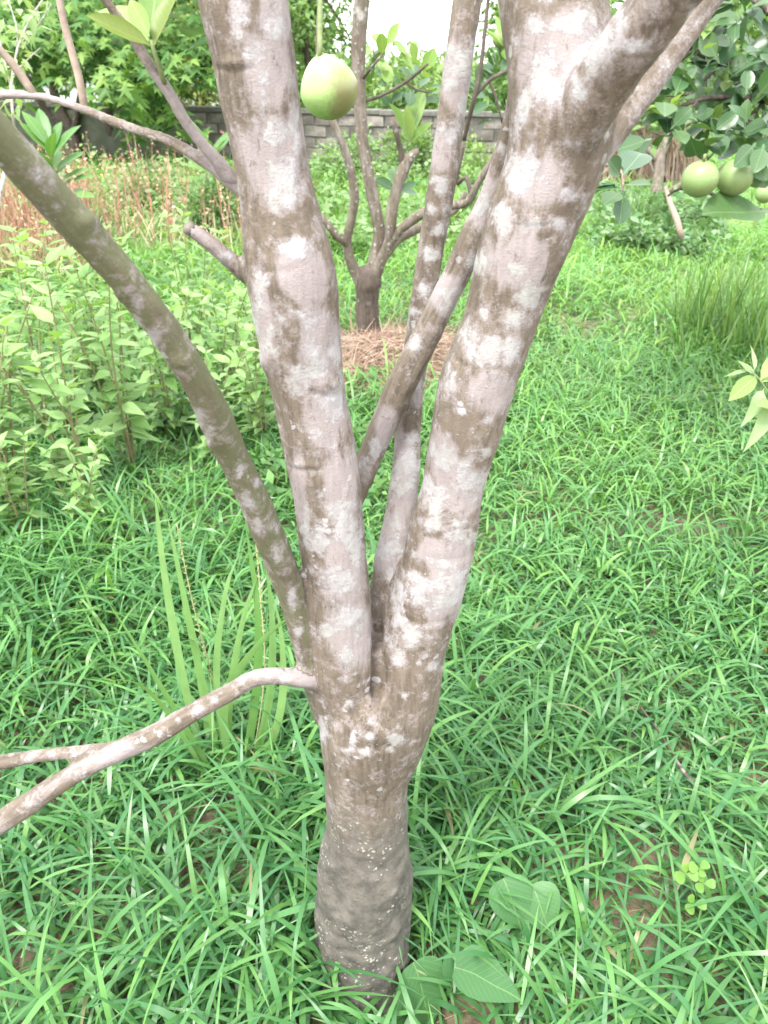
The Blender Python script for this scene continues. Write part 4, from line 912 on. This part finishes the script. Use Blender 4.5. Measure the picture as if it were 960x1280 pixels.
limb_set(lt, [('trunk', [(103, 222, 14.2), (98, 195, 14.1), (90, 165, 14), (72, 130, 13.8), (55, 60, 13.4)], .11, .07), ('trunk', [(100, 218, 14.2), (92, 190, 14.2), (80, 165, 14.1), (60, 140, 14), (30, 90, 13.6)], .10, .06),
              ('trunk', [(160, 220, 14.4), (152, 190, 14.2), (138, 160, 13.9), (135, 120, 13.6), (150, 60, 13.3), (180, 0, 13)], .12, .07), ('trunk', [(185, 215, 14.6), (182, 185, 14.4), (172, 150, 14.2), (190, 90, 13.6), (240, 30, 13)], .12, .06),
              ('limb', [(92, 170, 14), (100, 120, 13.6), (112, 60, 13), (90, 10, 12.6)], .06, .03), ('limb', [(138, 160, 13.9), (160, 130, 13.2), (190, 120, 12.6)], .05, .02), ('limb', [(135, 120, 13.6), (90, 60, 13), (30, 20, 12.5)], .05, .02)], M['bark_dark'])

# ------------------------------------------------------------------ plants in front of the wall
def broad_plant(px_, py_, Yw, h, n, L, label):
    g = atY(px_, py_, Yw); root = empty('broad_leaf_plant', (g.x, Yw, 0)); tag(root, label, 'plant', None)
    mb = MB(); mb.tube([(g.x, Yw, -.02), (g.x + .02, Yw, h * .5), (g.x, Yw, h)], [.022, .018, .012], 8); mb.build('stem', M['green_twig'], root)
    t = rng.random(n); az = np.arange(n) * 2.4; el = .2 + 1.0 * t; D = np.stack([np.cos(az) * np.cos(el), np.sin(az) * np.cos(el), np.sin(el)], -1)
    P = np.stack([np.full(n, g.x), np.full(n, Yw), h * (.45 + .55 * t)], -1); leaf_objects(root, LM['broad'], P, D, np.stack([-D[:, 0] * .5, -D[:, 1] * .5 - .4, np.full(n, .8)], -1), L * rng.uniform(.75, 1.1, n))
broad_plant(64, 195, 7.0, .95, 22, .36, 'broad-leaved plant with upright green leaves at the left, before the dark tree trunks')
broad_plant(262, 185, 9.0, .78, 18, .38, 'broad-leaved plant with upright leaves beside the thick lichened limb')
broad_plant(205, 232, 10.5, .12, 10, .3, 'low broad-leaved plant at the foot of the mossy wall')
def bush(px_, py_, rad, n, leaf, cols, label):
    g = G(px_, py_); root = empty('round_bush', (g.x, g.y, 0)); tag(root, label, 'bush')
    c = np.array([g.x, g.y, rad * .75]); P, k_, C = crown_pts(n, c, np.array([rad, rad, rad * .85]), 30, rad * .17)
    v, f, cc = scatter(T_SIM, P, (P - c) + unit(n) * rad * .6, unit(n) * .6 + [0, 0, .8], rng.uniform(*leaf, n), pick(cols, n))
    o = link_mesh('foliage', np_mesh('foliage', v - np.array(root.location), f, M['foliage'], cc), root)
    for q in C[:7]:
        mb = MB(); mb.tube([(g.x, g.y, 0), tuple((np.array([g.x, g.y, 0]) + q) / 2 + [0, 0, .05]), tuple(q)], [.012, .008, .004], 6); mb.build('stem', M['twig'], root)
bush(270, 300, .36, 2600, (.03, .07), [(.09, .2, .07), (.14, .27, .1), (.22, .34, .16)], 'rounded small-leaved bush just left of the thick lichened limb')
bush(185, 268, .34, 1800, (.03, .07), [(.18, .28, .12), (.26, .36, .2)], 'low greyish green bush before the mossy wall')
bush(440, 235, .42, 1800, (.04, .09), [(.2, .32, .13), (.28, .4, .2)], 'pale green bush before the block wall under the hanging fruit')
bush(505, 226, .42, 1700, (.04, .09), [(.16, .28, .1), (.26, .38, .17)], 'pale green bush before the block wall behind the second tree')
bush(650, 232, .42, 1500, (.04, .09), [(.15, .27, .09), (.24, .36, .15)], 'green bush before the end of the block wall')
bush(590, 240, .4, 1600, (.04, .09), [(.18, .3, .1), (.28, .4, .16)], 'pale green bush before the block wall beside the middle limb')
# thin pale sapling at the left edge
sp_ = empty('sapling', tuple(at(40, 400, 3.6) * Vector((1, 1, 0)) if False else (at(-60, 300, 3.6).x, at(-60, 300, 3.6).y, 0))); tag(sp_, 'spindly pale sapling with small light leaves at the left edge', 'sapling')
sx0 = at(-60, 300, 3.6)
limb_set(sp_, [('stem', [(18, 160, 3.55), (14, 110, 3.5), (22, 60, 3.5), (40, 20, 3.5), (60, -10, 3.5)], .007, .003), ('twig', [(14, 110, 3.5), (4, 70, 3.5), (-5, 30, 3.5)], .005, .002), ('twig', [(22, 60, 3.5), (20, 30, 3.5), (8, -5, 3.5)], .004, .002),
               ('twig', [(25, 55, 3.5), (45, 35, 3.45), (64, 5, 3.45)], .004, .002), ('twig', [(16, 95, 3.5), (34, 75, 3.45), (50, 60, 3.45)], .004, .002)], M['bark_pale'], 7)
mb = MB(); pb = at(18, 160, 3.55); mb.tube(spline([(sx0.x, sx0.y, -.02), ((sx0.x + pb.x) / 2 - .05, sx0.y, pb.z * .5), tuple(pb)], .08), [.011] * len(spline([(sx0.x, sx0.y, -.02), ((sx0.x + pb.x) / 2 - .05, sx0.y, pb.z * .5), tuple(pb)], .08)), 7); mb.build('stem', M['bark_pale'], sp_)
M['leaf_pale'] = leaf_mat('pale_leaf', (.22, .34, .14), (.36, .46, .26), .45, .5); LM['pale'] = tmesh('leaf_pale', T_LAN, M['leaf_pale'])
n_ = 120; uu = rng.uniform(-15, 62, n_); vv = rng.uniform(-10, 150, n_); kp = (uu < 62 - .25 * vv); uu, vv = uu[kp], vv[kp]; n_ = len(uu)
P = np.array([tuple(at(a, b, 3.5 + rng.uniform(-.15, .15))) for a, b in zip(uu, vv)]); leaf_objects(sp_, LM['pale'], P, unit(n_) * [1, 1, .6] + [0, 0, -.1], unit(n_) * .4 + [0, -.3, .8], rng.uniform(.05, .095, n_))

# ------------------------------------------------------------------ fruit-laden tree at the right edge
rt0 = at(1065, 420, 3.3); rt = empty('fruiting_tree', (rt0.x, rt0.y, 0)); tag(rt, 'dark-leaved fruit tree overhanging from the right edge', 'tree')
mb = MB(); top = at(1040, 60, 3.3); P = spline([(rt0.x, rt0.y, -.05), (rt0.x + .04, rt0.y, .5), ((rt0.x + top.x) / 2, rt0.y, 1.0), tuple(top)], .05); mb.tube(P, [.07 - .03 * i / len(P) for i in range(len(P))], 12, jit=.05); mb.build('trunk', M['bark2'], rt)
limb_set(rt, [('limb', [(1045, 160, 3.3), (990, 110, 3.2), (950, 92, 3.1), (905, 78, 3.05), (868, 62, 3.0), (852, 30, 3.0), (840, -10, 3.0)], .022, .008), ('limb', [(1045, 200, 3.3), (1000, 150, 3.15), (955, 125, 3.05), (900, 122, 3.0), (872, 125, 2.95), (840, 138, 2.95)], .018, .006),
              ('limb', [(1045, 90, 3.3), (1000, 40, 3.2), (960, 15, 3.1), (920, -20, 3.1)], .02, .01), ('twig', [(905, 78, 3.05), (880, 100, 3.0), (862, 118, 3.0), (830, 120, 3.0)], .007, .003), ('twig', [(955, 125, 3.05), (930, 160, 3.0), (905, 178, 3.0), (884, 200, 3.0)], .008, .004),
              ('twig', [(868, 62, 3.0), (845, 80, 3.0), (822, 95, 3.0)], .006, .003), ('twig', [(872, 125, 2.95), (850, 155, 2.95), (835, 170, 2.95), (815, 165, 2.95)], .006, .003), ('twig', [(1000, 150, 3.15), (960, 170, 3.05), (935, 188, 3.0), (920, 203, 3.0)], .008, .004),
              ('twig', [(1045, 260, 3.3), (980, 262, 3.2), (930, 262, 3.1), (885, 240, 3.05), (850, 236, 3.05), (835, 245, 3.05)], .012, .004)], M['bark_dark'], 8)
for c, rx, ry, k_, d_ in [((868, 30), 28, 26, 17, 3.0), ((930, 25), 34, 26, 20, 3.05), ((860, 88), 26, 22, 14, 2.95), ((915, 80), 30, 26, 18, 3.05), ((838, 128), 18, 20, 14, 2.9), ((885, 140), 26, 20, 16, 3.0), ((942, 125), 30, 26, 20, 3.0), ((975, 70), 26, 40, 18, 3.1),
                          ((838, 160), 22, 14, 10, 2.9), ((905, 165), 26, 14, 13, 2.95), ((945, 180), 26, 18, 16, 2.95), ((985, 190), 24, 26, 12, 3.1), ((815, 95), 8, 14, 4, 2.95), ((1010, 120), 40, 60, 20, 3.25), ((930, 195), 14, 10, 5, 2.9), ((895, -10), 40, 16, 12, 3.05), ((950, 100), 26, 50, 22, 3.2), ((905, 55), 34, 34, 16, 3.2), ((890, 110), 26, 24, 12, 3.15), ((965, 160), 22, 30, 14, 3.1)]:
    bough(rt, c, d_, rx, ry, k_, LA, .09, .15, .1)
for c, k_ in [((838, 140), 6), ((905, 120), 4), ((878, 60), 5)]: bough(rt, c, 2.95, 16, 14, k_, LY, .07, .1, .2)
leaf_px(rt, LA, (968, 268), (888, 254), 2.9, 2.75, (0, -.45, .9)); leaf_px(rt, LA, (945, 178), (922, 206), 2.74, 2.7, (.2, -.9, .3)); leaf_px(rt, LA, (955, 180), (945, 212), 2.74, 2.7, (-.2, -.9, .3))
fruit('pomelo', at(875, 224, 2.78), .0635, prof_round(), fm2, (R(5), 0), at(884, 196, 3.02), 'round green fruit, left one of the close pair at the right edge')
fruit('pomelo', at(918, 222, 2.82), .0635, prof_round(), fm2, (0, R(6)), at(920, 200, 3.02), 'round green fruit, right one of the close pair, partly behind dark leaves')
fruit('pomelo', at(947, 219, 3.9), .06, prof_round(), fm2, (0, 0), at(955, 185, 3.9), 'smaller-looking yellowish fruit right behind the close pair of fruits')
fruit('pomelo', at(956, 243, 5.2), .058, prof_round(), fm2, (0, 0), at(960, 215, 5.0), 'lowest small fruit at the very right edge')
fruit('pomelo', at(809, 138, 3.3), .04, prof_round(), fm2, (0, 0), at(822, 98, 3.0), 'small dark green fruit among the leaves right of the thick limb')
# another tree farther back on the right
g3 = G(820, 258); t3 = empty('orchard_tree', (g3.x, g3.y, 0)); tag(t3, 'thin-trunked tree farther back, left of the pair of green fruits', 'tree'); d3 = depth(g3)
limb_set(t3, [('trunk', [(818, 264, d3), (821, 240, d3), (824, 215, d3), (825, 195, d3), (832, 175, d3), (840, 130, d3)], .075, .05), ('limb', [(824, 205, d3), (812, 188, d3), (795, 175, d3), (770, 160, d3 - .2)], .04, .02), ('limb', [(822, 244, d3), (838, 238, d3), (852, 230, d3), (880, 205, d3)], .04, .03)], M['bark2'], 10)
n_ = 900; P, k_, C = crown_pts(n_, np.array(at(845, 60, d3)), np.array([1.2, 1.0, 1.0]), 26, .2); v, f, cc = scatter(T_CIT, P, unit(n_) + [0, 0, -.2], unit(n_) * .5 + [0, -.2, .8], rng.uniform(.1, .17, n_), pick([(.09, .19, .06), (.16, .28, .09)], n_))
o = link_mesh('crown', np_mesh('crown', v - np.array(t3.location), f, M['foliage'], cc), t3); o['kind'] = 'stuff'
limb_set(t3, [('limb', [(852, 298, d3 - 3), (846, 275, d3 - 3), (838, 255, d3 - 2.6), (832, 235, d3 - 2)], .03, .02)], M['twig'], 8)
# heap of dry brush
hb = G(775, 228); k_ = 2600; aa = rng.uniform(0, 6.28, k_); rr = np.sqrt(rng.random(k_)); hx = hb.x + rr * 1.25 * np.cos(aa); hy = hb.y + rr * .9 * np.sin(aa); hz = (1 - rr ** 1.6) * 1.0 * rng.random(k_) ** .6
D = np.stack([-np.cos(aa) * .5, -np.sin(aa) * .3, np.full(k_, .8)], -1) + unit(k_) * .45
bv = ribbons(np.stack([hx, hy, hz], -1), D, unit(k_), rng.uniform(.3, .8, k_), rng.uniform(.015, .035, k_), pick([(.42, .31, .25), (.5, .4, .34), (.3, .21, .17)], k_), .15)
tag(link_mesh('brush_heap', np_mesh('brush_heap', *bv[:2], M['straw'], bv[2])), 'heap of dry pinkish brush at the back right', 'brush heap')
# tall grass tufts at the right
def tuft(px_, py_, n, h, w, label, spread=.22, cols=((.08, .17, .05), (.13, .25, .075), (.2, .31, .1))):
    g = G(px_, py_); root = empty('tall_grass_tuft', (g.x, g.y, 0)); tag(root, label, 'grass tuft')
    P = np.stack([rng.normal(size=n) * spread, rng.normal(size=n) * spread, np.zeros(n)], -1)
    bl = blades(P, rng.uniform(0, 6.28, n), rng.uniform(1.2, 1.56, n), h * rng.uniform(.55, 1.1, n), np.full(n, w), rng.uniform(.0, .7, n), 5, pick(list(cols), n)); link_mesh('blades', np_mesh('blades', *bl[:2], M['grass'], bl[2]), root)
tuft(925, 440, 260, .72, .009, 'tall upright grass tuft at the right edge below the fruit')
tuft(880, 420, 110, .55, .008, 'thinner grass tuft just left of the tall right-hand tuft', .16)
tuft(795, 300, 60, .62, .012, 'narrow tall grass tuft below the hanging leaf shoot', .08)
# pale shoot at the right edge
sh0 = at(1010, 640, 2.35); sh = empty('citrus_shoot', (sh0.x, sh0.y, 0)); tag(sh, 'low shoot with pale yellowish leaves poking in from the right edge', 'shoot')
mb = MB(); P = spline([(sh0.x, sh0.y, -.02), tuple(at(990, 560, 2.35)), tuple(at(960, 490, 2.3)), tuple(at(938, 462, 2.28))], .04); mb.tube(P, [.005 - .003 * i / len(P) for i in range(len(P))], 7); mb.build('stem', M['green_twig'], sh)
for i, (a, b, dd, nn) in enumerate([((945, 470), (912, 500), -.05, (.1, -.6, .8)), ((942, 466), (945, 430), .0, (.5, -.8, .3)), ((940, 464), (902, 466), .05, (0, -.3, .9)), ((950, 476), (978, 440), .03, (0, -.4, .9)), ((955, 484), (938, 528), -.08, (.3, -.7, .6)),
                       ((965, 500), (944, 560), -.08, (.3, -.8, .5)), ((952, 478), (990, 470), .05, (0, -.4, .9)), ((975, 525), (1010, 520), .05, (0, -.4, .9)), ((944, 470), (925, 448), .0, (.1, -.7, .7)), ((970, 515), (948, 505), -.1, (0, -.5, .9))]):
    leaf_px(sh, LM['pale'] if i % 3 else LY, a, b, 2.3, 2.3 + dd, nn, 1.0, .75)

# ------------------------------------------------------------------ foreground plants
tg0 = G(285, 985); tgr = empty('broad_grass_clump', (tg0.x, tg0.y, 0)); tag(tgr, 'clump of long broad grass blades with seed spikes left of the trunk', 'grass clump')
def one_blade(root, pts, w, mat, name='blade'):
    """flat arching blade through (px, py, depth) points"""
    P = spline([tuple(at(*q)) for q in pts], .03); n = len(P); o3 = np.array(root.location); v = []
    for i, p in enumerate(P):
        t = P[min(i + 1, n - 1)] - P[max(i - 1, 0)]; s = np.cross(t, np.array([.25, 1, .35])); s /= np.linalg.norm(s); u = i / (n - 1); ww = w * .5 * np.interp(u, [0, .2, .55, .85, 1], [.6, .95, 1, .55, .04])
        nrm = np.cross(s, t); nrm /= np.linalg.norm(nrm)
        v += [p - s * ww - o3 + nrm * ww * .25, p - o3, p + s * ww - o3 + nrm * ww * .25]
    f = []
    for i in range(n - 1): a = 3 * i; f += [(a, a + 1, a + 4, a + 3), (a + 1, a + 2, a + 5, a + 4)]
    return link_mesh(name, np_mesh(name, v, f, mat), root)
for pts, w in [([(262, 985, 1.920), (228, 850, 1.866), (205, 720, 1.812), (193, 612, 1.758)], 0.0264), ([(268, 985, 1.920), (250, 850, 1.866), (228, 740, 1.798), (208, 640, 1.758)], 0.0216), ([(275, 985, 1.920), (225, 900, 1.758), (165, 800, 1.690), (128, 742, 1.690)], .02),
               ([(300, 985, 1.920), (318, 880, 1.839), (322, 770, 1.758), (306, 650, 1.704)], 0.0216), ([(310, 985, 1.920), (335, 880, 1.812), (340, 780, 1.758), (330, 690, 1.731)], .02), ([(295, 985, 1.920), (285, 900, 1.839), (300, 790, 1.758), (322, 720, 1.731)], 0.0192),
               ([(290, 985, 1.920), (280, 880, 1.785), (320, 810, 1.676), (372, 762, 1.649)], 0.0216), ([(280, 985, 1.920), (255, 860, 1.798), (240, 800, 1.731), (262, 850, 1.622), (266, 945, 1.582)], 0.0168), ([(285, 985, 1.920), (270, 850, 1.812), (282, 740, 1.758), (300, 690, 1.758)], 0.0180),
               ([(270, 990, 1.920), (200, 880, 1.758), (150, 850, 1.649), (95, 870, 1.582)], 0.0192), ([(318, 985, 1.920), (350, 890, 1.812), (352, 800, 1.758), (340, 740, 1.731)], 0.0192)]:
    one_blade(tgr, pts, w, M['blade'])
def spike(root, pts, n):
    P = spline([tuple(at(*q)) for q in pts], 0.0144); mb = MB(); mb.tube(P, [.0016] * len(P), 5); k0 = int(len(P) * .45)
    st = mb.build('seed_stalk', M['seed'], root); mb = MB()
    for i in range(n):
        p = Vector(P[k0 + int((len(P) - k0 - 1) * i / n)]); d = Vector((random.uniform(-1, 1), random.uniform(-1, 1), random.uniform(.3, 1))).normalized()
        mb.tube([p, p + d * .004, p + d * .008], [.0008, .0016, .0004], 5)
    mb.build('seeds', M['seed'], root)
spike(tgr, [(290, 985, 1.920), (268, 860, 1.839), (240, 750, 1.758), (221, 655, 1.717)], 60); spike(tgr, [(310, 985, 1.920), (330, 850, 1.758), (325, 740, 1.704), (318, 660, 1.676)], 50)
def heart_plant(px_, py_, leaves, label):
    g = G(px_, py_); root = empty('heart_leaf_plant', (g.x, g.y, 0)); tag(root, label, 'plant')
    for a, b, da, db, nn in leaves:
        leaf_px(root, LM['heart'], a, b, da, db, nn); p = at(a[0], a[1], da); mb = MB(); mb.tube(spline([(g.x, g.y, 0), ((g.x + p.x) / 2, (g.y + p.y) / 2, p.z * .7), tuple(p)], .02), [.002] * len(spline([(g.x, g.y, 0), ((g.x + p.x) / 2, (g.y + p.y) / 2, p.z * .7), tuple(p)], .02)), 6); mb.build('petiole', M['green_twig'], root)
heart_plant(560, 1250, [((578, 1212), (655, 1243), 1.40, 1.37, (.05, .22, .95)), ((520, 1212), (545, 1290), 1.45, 1.43, (.1, .1, .95)), ((565, 1195), (600, 1235), 1.48, 1.48, (0, -.3, .95)), ((500, 1235), (470, 1290), 1.46, 1.44, (.2, -.3, .9))], 'plant with large heart-shaped leaves at the bottom, right of the trunk foot')
heart_plant(650, 1165, [((632, 1105), (655, 1165), 1.55, 1.53, (.1, -.6, .8)), ((668, 1112), (690, 1172), 1.56, 1.53, (-.1, -.5, .85))], 'pair of bluish heart-shaped leaves in the grass below the bare soil')
g = G(872, 1135); clv = empty('clover_sprig', (g.x, g.y, 0)); tag(clv, 'small bright yellow-green clover sprig at the lower right', 'clover')
LM['clover'] = tmesh('leaf_clover', T_HEART, M['clover'])
for cx_, cy_, s_, rot in [(858, 1092, 15, .4), (875, 1086, 13, 1.3), (880, 1104, 13, 2.2), (868, 1130, 14, .1)]:
    c = at(cx_, cy_, 1.5)
    for j in range(3):
        a = rot + j * 2.094; leaf_px(clv, LM['clover'], (cx_ + s_ * math.cos(a), cy_ + s_ * .75 * math.sin(a)), (cx_, cy_), 1.495 - .006 * math.sin(a), 1.5, (0, -.5, .85))
    mb = MB(); mb.tube([(g.x, g.y, 0), tuple((c + Vector((g.x, g.y, 0))) / 2 + Vector((0, 0, .01))), tuple(c)], [.0012] * 3, 5); mb.build('stalk', M['green_twig'], clv)
g = G(835, 945); st = empty('fallen_twig', (g.x, g.y, 0)); tag(st, 'dead brown twig lying in the grass at the lower right', 'twig')
mb = MB(); q0, q1, q2, q3 = at(798, 880, 2.09), at(826, 918, 2.0), at(846, 952, 1.90), at(872, 988, 1.83); P = spline([tuple(q0), tuple(q1), tuple(q2), tuple(q3)], .015); mb.tube(P, [.002 + .0035 * i / len(P) for i in range(len(P))], 7, jit=.1); mb.build('stick', M['bark_dark'], st)
